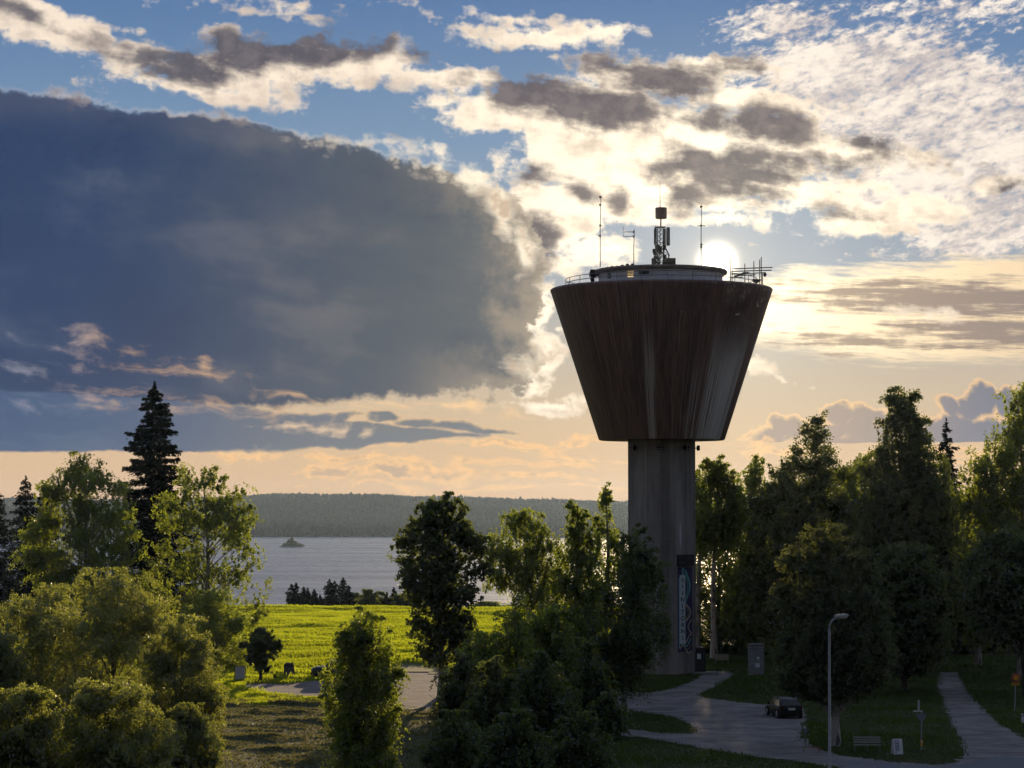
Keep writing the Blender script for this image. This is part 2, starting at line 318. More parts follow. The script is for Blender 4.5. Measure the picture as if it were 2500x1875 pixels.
def np_mesh(name, verts, quads, mat, parent=None, tint=None, smooth=False, k=4):
    me = bpy.data.meshes.new(name); nv, nq = len(verts), len(quads)
    me.vertices.add(nv); me.vertices.foreach_set('co', np.ascontiguousarray(verts, np.float32).ravel())
    me.loops.add(nq * k); me.loops.foreach_set('vertex_index', np.ascontiguousarray(quads, np.int32).ravel())
    me.polygons.add(nq); me.polygons.foreach_set('loop_start', np.arange(0, nq * k, k, dtype=np.int32))
    me.polygons.foreach_set('use_smooth', np.full(nq, smooth))
    if tint is not None:
        at = me.attributes.new('tint', 'FLOAT', 'FACE'); at.data.foreach_set('value', np.ascontiguousarray(tint, np.float32))
    me.materials.append(mat); me.update(calc_edges=True)
    o = bpy.data.objects.new(name, me); COL.objects.link(o)
    if parent: o.parent = parent
    return o

# ---------------------------------------------------------------- materials (all procedural)
class MT:
    def __init__(s, name):
        s.m = bpy.data.materials.new(name); s.m.use_nodes = True; s.t = s.m.node_tree; s.t.nodes.clear()
        s.out = s.n('ShaderNodeOutputMaterial'); s.co = None
    def n(s, ty, **kw):
        x = s.t.nodes.new(ty)
        for k, v in kw.items(): setattr(x, k, v)
        return x
    def set(s, sock, v):
        if isinstance(v, bpy.types.NodeSocket): s.t.links.new(v, sock)
        else: sock.default_value = (*v, 1) if isinstance(v, tuple) and len(v) == 3 and sock.type == 'RGBA' else v
    def coord(s):
        if s.co is None: s.co = s.n('ShaderNodeTexCoord').outputs['Object']
        return s.co
    def noise(s, scale, detail=5, rough=.6, sc=(1, 1, 1), vec=None):
        mp = s.n('ShaderNodeMapping'); mp.inputs['Scale'].default_value = sc; s.t.links.new(vec or s.coord(), mp.inputs[0])
        x = s.n('ShaderNodeTexNoise'); x.inputs['Scale'].default_value = scale; x.inputs['Detail'].default_value = detail; x.inputs['Roughness'].default_value = rough
        s.t.links.new(mp.outputs[0], x.inputs['Vector']); return x.outputs[0]
    def mix(s, f, a, b, blend='MIX'):
        x = s.n('ShaderNodeMix', data_type='RGBA', blend_type=blend); s.set(x.inputs[0], f); s.set(x.inputs[6], a); s.set(x.inputs[7], b); return x.outputs[2]
    def math(s, op, a, b=0.0, c=0.0):
        x = s.n('ShaderNodeMath', operation=op); s.set(x.inputs[0], a); s.set(x.inputs[1], b); s.set(x.inputs[2], c); return x.outputs[0]
    def step(s, x, a, b, lo=0.0, hi=1.0):
        q = s.n('ShaderNodeMapRange', interpolation_type='SMOOTHSTEP')
        for i, v in enumerate((x, a, b, lo, hi)): s.set(q.inputs[i], v)
        return q.outputs[0]
    def bump(s, h, strength=.3, dist=.05):
        x = s.n('ShaderNodeBump'); x.inputs['Strength'].default_value = strength; x.inputs['Distance'].default_value = dist; s.t.links.new(h, x.inputs['Height']); return x.outputs[0]
    def bsdf(s, col, rough=.7, metal=0.0, normal=None, **kw):
        p = s.n('ShaderNodeBsdfPrincipled'); s.set(p.inputs['Base Color'], col); s.set(p.inputs['Roughness'], rough); p.inputs['Metallic'].default_value = metal
        if normal: s.t.links.new(normal, p.inputs['Normal'])
        for k, v in kw.items(): s.set(p.inputs[k], v)
        s.t.links.new(p.outputs[0], s.out.inputs[0]); return s.m
def plain(name, a, b=None, scale=3.0, rough=.6, metal=0.0, bump=0.0, sc=(1, 1, 1), **kw):
    t = MT(name); b = b or tuple(x * .7 for x in a); f = t.noise(scale, sc=sc)
    return t.bsdf(t.mix(t.step(f, .3, .7), a, b), rough, metal, t.bump(f, bump) if bump else None, **kw)

def leaf_mat(name, dark, light, trans, gloss=.07, tw=.66, rough=.35):
    t = MT(name); at = t.n('ShaderNodeAttribute', attribute_name='tint'); f = at.outputs['Fac']
    d = t.n('ShaderNodeBsdfDiffuse'); t.set(d.inputs[0], t.mix(f, dark, light))
    r = t.n('ShaderNodeBsdfTranslucent'); t.set(r.inputs[0], t.mix(f, tuple(x * .6 for x in trans), tuple(min(1, x * 1.3) for x in trans)))
    m = t.n('ShaderNodeMixShader'); m.inputs[0].default_value = tw; t.t.links.new(d.outputs[0], m.inputs[1]); t.t.links.new(r.outputs[0], m.inputs[2])
    g = t.n('ShaderNodeBsdfGlossy'); g.inputs[0].default_value = (1, 1, 1, 1); g.inputs['Roughness'].default_value = rough
    k = t.n('ShaderNodeMixShader'); k.inputs[0].default_value = gloss; t.t.links.new(m.outputs[0], k.inputs[1]); t.t.links.new(g.outputs[0], k.inputs[2])
    t.t.links.new(k.outputs[0], t.out.inputs[0]); return t.m
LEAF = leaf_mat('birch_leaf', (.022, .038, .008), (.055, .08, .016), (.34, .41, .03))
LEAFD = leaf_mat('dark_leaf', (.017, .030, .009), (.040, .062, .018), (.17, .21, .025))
WILLOW = leaf_mat('willow_leaf', (.036, .050, .016), (.080, .098, .034), (.36, .39, .05), gloss=.09, rough=.25)
SALLOW_SHADED = leaf_mat('sallow_leaf_shaded', (.030, .046, .020), (.070, .090, .040), (.13, .15, .03), gloss=.05)  # shade put into the colour: willow leaf made duller and less translucent
NEEDLE = leaf_mat('spruce_needle', (.010, .017, .009), (.026, .038, .016), (.012, .018, .006), gloss=.012, tw=.3, rough=.5)
GRASSB = leaf_mat('grass_blade', (.05, .07, .012), (.11, .13, .02), (.47, .55, .022), gloss=.02, tw=.66)
LAWNB = leaf_mat('lawn_blade', (.035, .06, .012), (.08, .12, .02), (.10, .15, .015), gloss=.02, tw=.5)
HAYB = leaf_mat('hay_blade', (.075, .085, .028), (.18, .17, .062), (.24, .23, .06), gloss=.03, tw=.45)
def bark(name, base, scar, scale=2.2):
    t = MT(name); f = t.noise(scale, 6, .7, (1, 1, .35)); s2 = t.noise(1.3, 4, .6, (1, 1, 2.0))
    return t.bsdf(t.mix(t.step(f, .48, .62), base, scar), .85, 0, t.bump(f, .5, .04))
BARK = bark('grey_bark', (.075, .062, .05), (.03, .026, .022))
BIRCH = bark('birch_bark', (.40, .37, .33), (.045, .04, .036))

# ================================================================ land and water
LAKE_Z = -34.3
def sstep(x, a, b):
    t = np.clip((x - a) / (b - a), 0, 1); return t * t * (3 - 2 * t)
def land(x, y):
    x = np.asarray(x, float); y = np.asarray(y, float)
    near = -37.5 * (0.12 * sstep(y, 378, 470) + .88 * sstep(y, 420, 980))
    near = near - 34 * sstep(np.abs(x) , 900, 1600) * (y < 2000)
    shore = 4230 + 120 * np.sin(x / 310 + 1) + 60 * np.sin(x / 120) - 260 * sstep(x, -150, 150) + 160 * sstep(x, 450, 900)
    d = y - shore
    w = 11 * np.sin(x / 260 + y / 400) + 4 * np.sin(x / 97 + 2) * np.cos(y / 210) + 3 * np.sin(x / 53 + y / 131)
    hill = -37.5 + 5.5 * sstep(d, -60, 60) + 12 * sstep(d, 40, 420) + 50 * sstep(d, 500, 2150) - 14 * sstep(d, 2400, 3300) + w * sstep(d, 100, 900)
    hill = hill + 12 * sstep(-x, 1050, 1400) * sstep(d, 400, 1900) - 9 * sstep(x, 0, 700) * sstep(d, 900, 2000)
    return np.where(y < 2200, near, hill)
def grid(xs, ys, z):
    X, Y = np.meshgrid(xs, ys); Z = z(X, Y); v = np.stack([X, Y, Z], -1).reshape(-1, 3); nx, ny = len(xs), len(ys)
    i = (np.arange(ny - 1)[:, None] * nx + np.arange(nx - 1)[None]).ravel()
    return v, np.stack([i, i + 1, i + nx + 1, i + nx], -1)
t = MT('ground_grass'); f1 = t.noise(.35, 6); f2 = t.noise(6.0, 4)
GROUND = t.bsdf(t.mix(t.step(f1, .35, .65), (.035, .05, .016), (.07, .065, .03)), .95, 0, t.bump(f2, .25, .05), **{'Specular IOR Level': .1})
xs = np.concatenate([np.linspace(-2900, -420, 40), np.linspace(-400, 400, 60), np.linspace(420, 2900, 40)])
ys = np.concatenate([np.linspace(-250, 360, 30), np.linspace(372, 1000, 60), np.linspace(1060, 3800, 20), np.linspace(3840, 7500, 110)])
v, q = grid(xs, ys, land); g = np_mesh('ground', v, q, GROUND, smooth=True); tag(g, kind='structure')

t = MT('lake_water'); wv = t.noise(.035, 5, .6, (.35, 1.6, 1)); wv2 = t.noise(.006, 5, .6, (.25, 2.2, 1)); wv3 = t.noise(.5, 3, .6, (.6, 1.2, 1))
h = t.math('ADD', t.math('MULTIPLY', wv, .9), t.math('MULTIPLY', wv3, .08))
WATER = t.bsdf((.21, .235, .29), t.step(wv2, .38, .62, .16, .32), 0, t.bump(h, .6, 1.0), IOR=1.5)
v, q = grid(np.linspace(-2880, 2880, 24), np.linspace(560, 4800, 24), lambda X, Y: X * 0 + LAKE_Z)
tag(np_mesh('lake_water', v, q, WATER), kind='structure')

rng = np.random.default_rng(7)
def far_forest():
    N = 64000; y = 4150 + (7200 - 4150) * rng.random(N) ** 1.15; x = (rng.random(N) * 2 - 1) * (y * .225 + 60)
    z = land(x, y); keep = z > LAKE_Z + .3; x, y, z = x[keep], y[keep], z[keep]; n = len(x)
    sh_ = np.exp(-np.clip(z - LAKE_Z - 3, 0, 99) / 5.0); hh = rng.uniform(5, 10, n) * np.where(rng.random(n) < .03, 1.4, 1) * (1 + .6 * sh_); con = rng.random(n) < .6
    rr = np.where(con, hh * rng.uniform(.16, .24, n), hh * rng.uniform(.28, .38, n)); K = 5
    a = (np.arange(K) * 2 * PI / K)[None] + rng.random(n)[:, None] * 6
    rings = []
    for fz, fr in ((.0, .55), (.22, 1.0), (.6, .62), (1.0, .05)):
        fr2 = np.where(con, fr, {.55: .5, 1.0: .9, .62: .95, .05: .3}[fr])
        rings.append(np.stack([x[:, None] + np.cos(a) * (rr * fr2)[:, None], y[:, None] + np.sin(a) * (rr * fr2)[:, None], np.repeat((z + hh * fz)[:, None], K, 1)], -1))
    V = np.stack(rings, 1).reshape(-1, 3); base = (np.arange(n) * 4 * K)[:, None]
    Q = []
    for r in range(3):
        for k in range(K): Q.append(np.stack([base[:, 0] + r * K + k, base[:, 0] + r * K + (k + 1) % K, base[:, 0] + (r + 1) * K + (k + 1) % K, base[:, 0] + (r + 1) * K + k], -1))
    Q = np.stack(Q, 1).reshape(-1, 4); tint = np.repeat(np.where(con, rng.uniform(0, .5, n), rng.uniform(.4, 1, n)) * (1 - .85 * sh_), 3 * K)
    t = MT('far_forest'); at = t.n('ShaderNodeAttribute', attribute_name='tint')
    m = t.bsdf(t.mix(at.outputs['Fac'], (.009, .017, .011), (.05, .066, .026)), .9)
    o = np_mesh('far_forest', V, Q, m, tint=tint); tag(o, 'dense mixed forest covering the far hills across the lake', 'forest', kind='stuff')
far_forest()

# ================================================================ water tower
TD = 236.0
tc = P(1616, 1240, TD); tx = tc.x
def tz(py): return P(1616, py, TD).z
def tr(w): return w * TD / F
tower = thing('water_tower', (tx, TD, 0), 'dark brown funnel shaped water tower on a grey concrete column', 'water tower')
RIM, BOT = tr(270.5), tr(154); ZR, ZB = tz(707), tz(1075); RC = tr(86); A0 = math.radians(-90 - 28)   # column corners
# concrete of the column
t = MT('column_concrete'); n1 = t.noise(.5, 6, .65, (1, 1, .25)); n2 = t.noise(3.0, 5, .6, (1, 1, .08)); n3 = t.noise(9, 4); n4 = t.noise(1.1, 4, .6, (1, 1, .02))
bands = t.n('ShaderNodeTexWave', wave_type='BANDS', bands_direction='Z'); bands.inputs['Scale'].default_value = .16; bands.inputs['Distortion'].default_value = 1.2; t.t.links.new(t.coord(), bands.inputs['Vector'])
colr = t.mix(t.step(n1, .3, .7), (.40, .36, .325), (.23, .205, .187)); colr = t.mix(t.step(n2, .50, .72, 0, .55), colr, (.17, .152, .14)); colr = t.mix(t.step(n4, .50, .64, 0, .5), colr, (.11, .098, .09)); colr = t.mix(t.step(bands.outputs['Fac'], .9, 1.0, 0, .25), colr, (.26, .25, .24))
CONC = t.bsdf(colr, .9, 0, t.bump(n3, .3, .02))
MB().lathe([(RC, 0), (RC, ZB)], 8, a0=A0, smooth=False, caps=(True, False)).build('column', CONC, tower)
mb = MB()
for k in range(8):
    a = A0 + k * PI / 4; mb.tube([(RC * 1.002 * math.cos(a), RC * 1.002 * math.sin(a), .3), (RC * 1.002 * math.cos(a), RC * 1.002 * math.sin(a), ZB - .02)], .055, 6)
mb.build('corner_joint', CONC, tower)
# brown cladding of the bowl: streaks run down the cone
t = MT('bowl_cladding'); co = t.coord(); sepx = t.n('ShaderNodeSeparateXYZ'); t.t.links.new(co, sepx.inputs[0])
ang = t.math('ARCTAN2', sepx.outputs[0], t.math('MULTIPLY', sepx.outputs[1], -1.0)); zz = sepx.outputs[2]
def cyl(ka, kz):
    c = t.n('ShaderNodeCombineXYZ'); t.set(c.inputs[0], t.math('MULTIPLY', ang, ka)); t.set(c.inputs[1], t.math('MULTIPLY', zz, kz)); return c.outputs[0]
s1 = t.noise(1, 5, .65, vec=cyl(26, .05)); s2 = t.noise(1, 4, .6, vec=cyl(70, .10)); s3 = t.noise(1, 5, .6, vec=cyl(5, .12)); s4 = t.noise(1, 3, .6, vec=cyl(150, .5))
base = t.mix(t.step(s3, .35, .65), (.33, .205, .168), (.20, .13, .112)); base = t.mix(t.step(s4, .35, .7, 0, .75), base, (.09, .058, .05))
base = t.mix(t.step(s1, .54, .72, 0, .5), base, (.48, .33, .27)); base = t.mix(t.step(s2, .57, .70, 0, .55), base, (.56, .43, .37))
def streak(deg0, deg1, zt, zsoft, thr, col, base, s):
    m = t.math('MULTIPLY', t.step(ang, math.radians(deg0 - 1.5), math.radians(deg0 + .6)), t.step(ang, math.radians(deg1 + 1.5), math.radians(deg1 - .6)))
    zt_n = t.math('MULTIPLY_ADD', t.noise(1, 4, .7, vec=cyl(60, .0)), 9.0, zt - 4.5)
    m = t.math('MULTIPLY', m, t.step(t.math('SUBTRACT', zz, zt_n), zsoft, -zsoft))
    m = t.math('MULTIPLY', m, t.step(s, thr, thr + .10)); return t.mix(m, base, col)
zq = lambda py: tz(py)
base = streak(43, 54, zq(900), 2.5, .20, (.95, .94, .93), base, s2)
base = streak(30, 62, zq(860), 3.5, .40, (.80, .77, .75), base, s2)
base = streak(17, 30, zq(930), 3.5, .46, (.66, .59, .55), base, s2)
base = streak(-14, -8.6, zq(860), 3.5, .38, (.58, .51, .47), base, s2)
base = streak(3, 17, zq(900), 4, .54, (.46, .38, .34), base, s2)
CLAD = t.bsdf(base, .62, 0, t.bump(s4, .35, .03))
MB().lathe([(BOT - .12, ZB), (BOT, ZB + .10), (RIM - .03, ZR - .35), (RIM + .04, ZR - .22), (RIM + .05, ZR - .08), (RIM - .06, ZR + .02)], 160, caps=(False, False)).build('bowl', CLAD, tower)
STEEL = plain('grey_steel', (.25, .25, .26), (.14, .14, .15), 4, .5, .5)
DARK = plain('dark_metal', (.045, .035, .034), (.025, .02, .02), 4, .6, .2)
UND = plain('underside_concrete', (.30, .28, .26), (.2, .18, .17), 1.2, .9)
MB().lathe([(RC - .05, ZB + .02), (BOT - .12, ZB + .02)], 96, caps=(False, False)).build('bowl_underside', UND, tower)
MB().lathe([(RIM - .06, ZR - .02), (.3, ZR + .12)], 96, caps=(False, False)).build('deck', UND, tower)
# railing on the deck
RR = RIM - 1.45; mb = MB(); ring = [(RR * math.cos(a), RR * math.sin(a)) for a in np.linspace(0, 2 * PI, 73)]
for zz_ in (ZR + .95, ZR + .55): mb.tube([(x, y, zz_) for x, y in ring], .035, 5, False)
for x, y in ring[:-1:3]: mb.tube([(x, y, ZR - .02), (x, y, ZR + .98)], .03, 5)
mb.build('railing', STEEL, tower)
# round penthouse
HR = tr(152); zt_, zw = tz(661), tz(671)
ROOFB = plain('roof_felt', (.20, .155, .135), (.13, .10, .09), 2, .8)
PALE = plain('pale_rendering', (.78, .78, .80), (.62, .62, .65), 1.5, .8, bump=.1)
hx = tr(-2); MB().lathe([(HR, ZR), (HR, zw)], 72, c=(hx, 0, 0), caps=(False, True)).build('penthouse_wall', PALE, tower)
MB().lathe([(HR + .1, zw - .02), (HR + .42, zw + .02), (HR + .45, zt_ - .1), (HR + .38, zt_), (HR - 1, zt_ + .12), (.4, zt_ + .3)], 72, c=(hx, 0, 0), caps=(True, True)).build('penthouse_roof', ROOFB, tower)
GLASSD = plain('dark_glass', (.02, .022, .026), (.03, .03, .035), 1, .08)
SKYGLOW = MT('sky_glow_pane'); e = SKYGLOW.n('ShaderNodeEmission'); e.inputs[0].default_value = (1.0, .72, .36, 1); e.inputs[1].default_value = .75; SKYGLOW.t.links.new(e.outputs[0], SKYGLOW.out.inputs[0]); SKYGLOW = SKYGLOW.m  # emission stands in for bright sky seen through the penthouse window
def drum_pt(px, r=HR):
    off = tr(px - 1614); return math.asin(max(-1, min(1, off / r)))
def drum_panel(name, px0, px1, z0, z1, mat, out=.04, parent=None):
    a0, a1 = drum_pt(px0), drum_pt(px1); mb = MB(); n = 5; vs = []
    for r in (HR - .05, HR + out):
        for z in (z0, z1):
            for i in range(n): a = a0 + (a1 - a0) * i / (n - 1); vs.append((hx + r * math.sin(a), -r * math.cos(a), z))
    fs = []
    for i in range(n - 1):
        fs += [(2 * n + i, 2 * n + i + 1, 3 * n + i + 1, 3 * n + i), (i, n + i, n + i + 1, i + 1), (n + i, 3 * n + i, 3 * n + i + 1, n + i + 1), (i, i + 1, 2 * n + i + 1, 2 * n + i)]
    fs += [(0, 2 * n, 3 * n, n), (n - 1, 2 * n - 1, 4 * n - 1, 3 * n - 1)]
    return mb.add(vs, fs).build(name, mat, parent or tower)
za, zb = ZR + .75, zw - .12
w = drum_panel('window', 1482, 1489, za, zb, GLASSD)
w = drum_panel('window', 1528, 1541, za, zb, SKYGLOW); tag(w, 'window pane glowing in place of the bright sky behind it')
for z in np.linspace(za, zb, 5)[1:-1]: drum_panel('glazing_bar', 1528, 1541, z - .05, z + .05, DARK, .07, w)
w = drum_panel('window', 1555, 1578, za + .2, zb, GLASSD); drum_panel('window_frame', 1555, 1578, za + .05, za + .19, PALE, .07, w)
for px in (1510, 1520, 1548, 1590, 1604, 1630): drum_panel('wall_rib', px, px + 2, ZR + .02, zw - .03, PALE, .05)
# equipment hung at the left edge of the penthouse roof
ex = -HR - .55
MB().bbox((ex, -.4, zw + .1), (.7, .9, .7), .08).build('equipment_box', DARK, tower); MB().bbox((ex - .1, -.9, zw - .5), (.35, .35, .6), .05).build('loudspeaker', DARK, tower)
MB().tube([(ex - .3, -.8, zw + .4), (ex - .45, -.8, zw), (ex - .25, -.8, zw - .7)], .04, 6).build('cable_loop', DARK, tower)
for k in range(7): MB().bbox((ex + .8 + k * .45, -1.2 - k * .7, zt_ + .08), (.3, .3, .14 + .05 * (k % 3)), .03).build('junction_box', DARK, tower)
# floodlights under the bowl
def face_frame(deg):
    th = math.radians(deg); return Vector((math.sin(th), -math.cos(th), 0)), Vector((math.cos(th), math.sin(th), 0))
LENS = plain('lamp_lens', (.75, .75, .72), (.6, .6, .58), 3, .2)
zf = tz(1094)
for deg, r in ((-55, RC * .95), (-7, RC * .93), (41, RC * .93), (86, RC * .95)):
    n, u = face_frame(deg); c = n * (r + .28); mb = MB(); mb.bbox((c.x, c.y, zf), (.55, .32, .5), .04, rz=math.radians(deg)).tube([n * (r - .1) + Vector((0, 0, zf)), c + Vector((0, 0, zf))], .06, 6)
    fl = mb.build('floodlight', DARK, tower)
    for i in (-1, 1):
        for k in (-1, 1): q = c + n * .17 + u * (.14 * i); MB().bbox((q.x, q.y, zf + .13 * k), (.11, .03, .10), .01, rz=math.radians(deg)).build('lens', LENS, fl)
# mural and banner on the face turned to the right, with its dark head box
FN, FU = face_frame(39.5); FR = RC * math.cos(PI / 8)
def fpt(u, z, out=.0): return FN * (FR + out) + FU * u + Vector((0, 0, z))
def fbox(u0, u1, z0, z1, out, name, mat, parent):
    vs = [fpt(u, z, o) for o in (-.02, out) for u, z in ((u0, z0), (u1, z0), (u1, z1), (u0, z1))]
    return MB().add(vs, [(3, 2, 1, 0), (4, 5, 6, 7), (0, 1, 5, 4), (1, 2, 6, 5), (2, 3, 7, 6), (3, 0, 4, 7)]).build(name, mat, parent)
z_bt, z_bb = tz(1383), tz(1588)
def pm(n, c): return plain(n, c, tuple(x * .8 for x in c), 2.5, .7)
fbox(-.98, 1.0, tz(1381), tz(1353), .22, 'head_box', DARK, tower)
mural = fbox(-.92, .96, z_bb, z_bt - .03, .03, 'mural', pm('mural_violet', (.055, .045, .10)), tower)
fbox(-.68, .02, z_bb + .75, z_bt - .75, .06, 'banner', pm('banner_cloth', (.62, .68, .70)), tower)
def ribbon(pts, wdt, out, mat):                          # a painted band winding over the mural
    vs, fs = [], []
    for i, (u, z) in enumerate(pts):
        a, b = pts[max(0, i - 1)], pts[min(len(pts) - 1, i + 1)]; dx, dz = b[0] - a[0], b[1] - a[1]; L = math.hypot(dx, dz) or 1
        nx, nz = -dz / L * wdt / 2, dx / L * wdt / 2
        vs += [fpt(u + nx, z + nz, out), fpt(u - nx, z - nz, out)]
    fs = [(2 * i, 2 * i + 1, 2 * i + 3, 2 * i + 2) for i in range(len(pts) - 1)]
    MB().add(vs, fs).build('painted_band', mat, mural, fix=False)
H = z_bt - z_bb
teal, cream, brown, green = pm('mural_teal', (.18, .42, .44)), pm('mural_cream', (.50, .42, .32)), pm('mural_brown', (.26, .17, .10)), pm('mural_green', (.10, .30, .22))
T_ = np.linspace(0, 1, 28)
ribbon([(.10 + .55 * math.sin(PI * s) ** 1.5, z_bt - .25 - s * 3.1) for s in T_], .20, .034, teal)
ribbon([(.10 + .30 * math.sin(PI * s) ** 1.5, z_bt - .6 - s * 2.4) for s in T_], .16, .036, green)
ribbon([(.12 + .60 * math.sin(PI * s), z_bt - 3.5 - s * 1.6) for s in T_], .17, .034, cream)
ribbon([(.12 + .32 * math.sin(PI * s), z_bt - 3.7 - s * 1.2) for s in T_], .13, .036, brown)
ribbon([(.85 - .45 * math.sin(PI * s), z_bt - 5.0 - s * 1.3) for s in T_], .13, .034, cream)
for k, m_ in enumerate((cream, brown, teal, cream)): ribbon([(-.7 + 1.5 * s, z_bb + .25 + .33 * k + .38 * math.sin(s * 6 + k * .7)) for s in T_], .13, .034 + .002 * k, m_)
fbox(-.80, -.69, z_bb + .4, z_bt - 1.0, .05, 'banner_edge', pm('banner_blue', (.35, .52, .60)), tower)
fbox(-.40, -.10, z_bt - .74, z_bt - .06, .05, 'banner_band', teal, tower)
# the lettering VIINITORNI, one letter under the other
INK = pm('lettering_ink', (.03, .035, .05))
def text_mesh(body, size, ext=.01):
    cu = bpy.data.curves.new('text', 'FONT'); cu.body = body; cu.size = size; cu.extrude = ext; cu.align_x = 'CENTER'; cu.offset = .012
    o = bpy.data.objects.new('text', cu); COL.objects.link(o); dg = bpy.context.evaluated_depsgraph_get()
    me = bpy.data.meshes.new_from_object(o.evaluated_get(dg)); bpy.data.objects.remove(o); return me
mb = MB(); word = 'VIINITORNI'; z0 = z_bt - 1.45; step = (z_bt - .75 - z_bb - .75 - .5) / 10
for i, ch in enumerate(word):
    me = text_mesh(ch, .62)
    mb.add([fpt(-.33 + v_.co.x, z0 - i * step + v_.co.y, .065 + max(0, v_.co.z)) for v_ in me.vertices], [tuple(p.vertices) for p in me.polygons]); bpy.data.meshes.remove(me)
mb.build('lettering', INK, tower)
n9 = [(0, tz(1275)), (.05, tz(1283)), (.09, tz(1300)), (.07, tz(1318)), (.03, tz(1335)), (.0, tz(1346))]
vs = [fpt(-.55 - w_, z, .006) for w_, z in n9] + [fpt(-.55 + w_, z, .006) for w_, z in n9]; k = len(n9)
MB().add(vs, [(i, i + 1, k + i + 1, k + i) for i in range(k - 1)]).build('paint_streak', pm('white_paint', (.7, .72, .75)), tower, fix=False)
# dark entrance porch at the right foot
px_, py_ = tr(88), -.4
MB().bbox((px_, py_, tz(1580) / 2), (1.1, 2.4, tz(1580)), .04).build('porch', DARK, tower)
d = MB().bbox((px_ - .02, py_ - 1.22, 1.02), (.86, .05, 2.0), .01).build('door', plain('porch_door', (.03, .028, .03)), tower)
MB().tube([(px_ + .3, py_ - 1.28, .95), (px_ + .3, py_ - 1.28, 1.15)], .02, 6).build('handle', STEEL, d)
MB().box((px_ - .08, py_ - 1.26, 1.62), (.36, .02, .52)).build('notice', pm('paper', (.72, .76, .8)), d)
MB().bbox((px_ + .5, py_ - 1.4, .08), (2.4, 1.6, .16), .03).build('doorstep', UND, tower)

# ---------------------------------------------------------------- antennas on the roof
def T(px, py, dy=0.0): p = P(px, py, TD); return Vector((p.x, TD + dy, p.z))
zroof = zt_ + .28
RUST = plain('red_oxide', (.22, .085, .065), (.15, .06, .05), 3, .7)
ANT = plain('antenna_grey', (.16, .15, .15), (.10, .095, .095), 3, .6)
def local(o, p): return Vector(p) - o.location
mast = thing('antenna_mast', (T(1612, 650).x, TD, zroof), 'lattice mast with panel antennas and a red drum on the tower roof', 'antenna mast')
L = lambda px, py, dy=0.0: local(mast, T(px, py, dy))
mb = MB(); wl = tr(7); zb0, zb1 = L(1612, 645).z, L(1612, 556).z
for sx_, sy_ in ((-1, -1), (1, -1), (0, 1)): mb.tube([(sx_ * wl, sy_ * wl, zb0 - .5), (sx_ * wl, sy_ * wl, zb1)], .045, 6)
zs_ = np.linspace(zb0, zb1, 17)
for i in range(16):
    for (a, b) in (((-1, -1), (1, -1)), ((1, -1), (0, 1)), ((0, 1), (-1, -1))):
        if i % 2: a, b = b, a
        mb.tube([(a[0] * wl, a[1] * wl, zs_[i]), (b[0] * wl, b[1] * wl, zs_[i + 1])], .022, 5)
mb.box((0, 0, zb1 + .05), (tr(26), .5, .10)); mb.build('lattice', DARK, mast)
for x0, x1, y0, y1, dy in ((1596, 1603, 558, 599, -.3), (1620, 1626, 557, 598, .3), (1626, 1635, 556, 601, -.4)):
    a, b = L(x0, y1, dy), L(x1, y0, dy); MB().bbox((a + b) / 2, (b.x - a.x, .22, b.z - a.z), .05).build('panel_antenna', ANT, mast)
mb = MB(); r1 = random.Random(4)
for k in range(22):
    x, y = r1.uniform(1597, 1627), r1.uniform(598, 645); s = tr(r1.uniform(4, 8)); p = L(x, y, r1.uniform(-.7, .7)); mb.bbox(p, (s, s * .8, s * 1.3), .03)
for k in range(16):
    x = r1.uniform(1598, 1628); mb.tube([L(x, 646, r1.uniform(-.5, .5)), L(x + r1.uniform(-9, 9), 624, r1.uniform(-.6, .6)), L(1612 + r1.uniform(-14, 14), r1.uniform(590, 606))], .035, 5)
mb.build('cable_clutter', DARK, mast)
for x0, x1, y0, y1 in ((1591, 1602, 631, 650), (1627, 1649, 633, 650)):
    a, b = L(x0, y1), L(x1, y0); bx_ = MB().bbox((a + b) / 2, (b.x - a.x, .8, b.z - a.z), .03).build('equipment_box', DARK, mast)
a = L(1638, 632); MB().box(a, (tr(23), .9, .08)).build('box_lid', DARK, mast)
MB().tube([L(1613, 556), L(1613.5, 533)], .07, 8).build('top_pole', RUST, mast)
a, b = L(1614, 534), L(1614, 507); MB().lathe([(tr(12.5), a.z), (tr(14), a.z + .05), (tr(14.3), b.z - .05), (tr(13), b.z)], 24, c=(a.x, 0, 0)).build('drum', RUST, mast)
MB().tube([L(1611.5, 508), L(1611.5, 492), L(1611, 442)], [.05, .035, .02], 6).build('whip', DARK, mast)
def whip(px, y0, y1, bars, label, dy, rod=.04):
    o = thing('whip_antenna', (T(px, y0).x, TD + dy, zroof - .1), label, 'antenna', group='whip antennas on the tower roof')
    mb = MB(); top = T(px, y1).z - o.location.z; mid = top * .55
    mb.tube([(0, 0, 0), (0, 0, mid), (tr(2), 0, top)], [rod * 1.2, rod, rod * .7], 6); mb.build('rod', DARK, o)
    for y, x0, x1 in bars: z = T(px, y).z - o.location.z; MB().tube([(tr(x0), 0, z), (tr(x1), 0, z)], .035, 5).box((0, 0, z), (.16, .16, .2)).build('crossbar', DARK, o)
    return o
whip(1464, 658, 483, [(486, -2, 5), (505, -2, 3), (555, -2, 3), (580, -6, 2)], 'tall thin whip antenna at the left end of the tower roof', -1.5)
o = whip(1545, 652, 565, [(583, -26, 0), (572, -24, 0)], 'short whip antenna with a side arm, left of the lattice mast', -2.0)
z = T(1545, 583).z - o.location.z; MB().tube([(tr(-25.5), 0, z), (tr(-26), 0, z + tr(25))], .02, 5).build('side_rod', DARK, o)
whip(1710, 652, 500, [(508, -3, 5), (554, -8, 11), (600, -2, 4), (606, -2, 3)], 'tall whip antenna with a crossbar, between lattice mast and sun', -1.0)
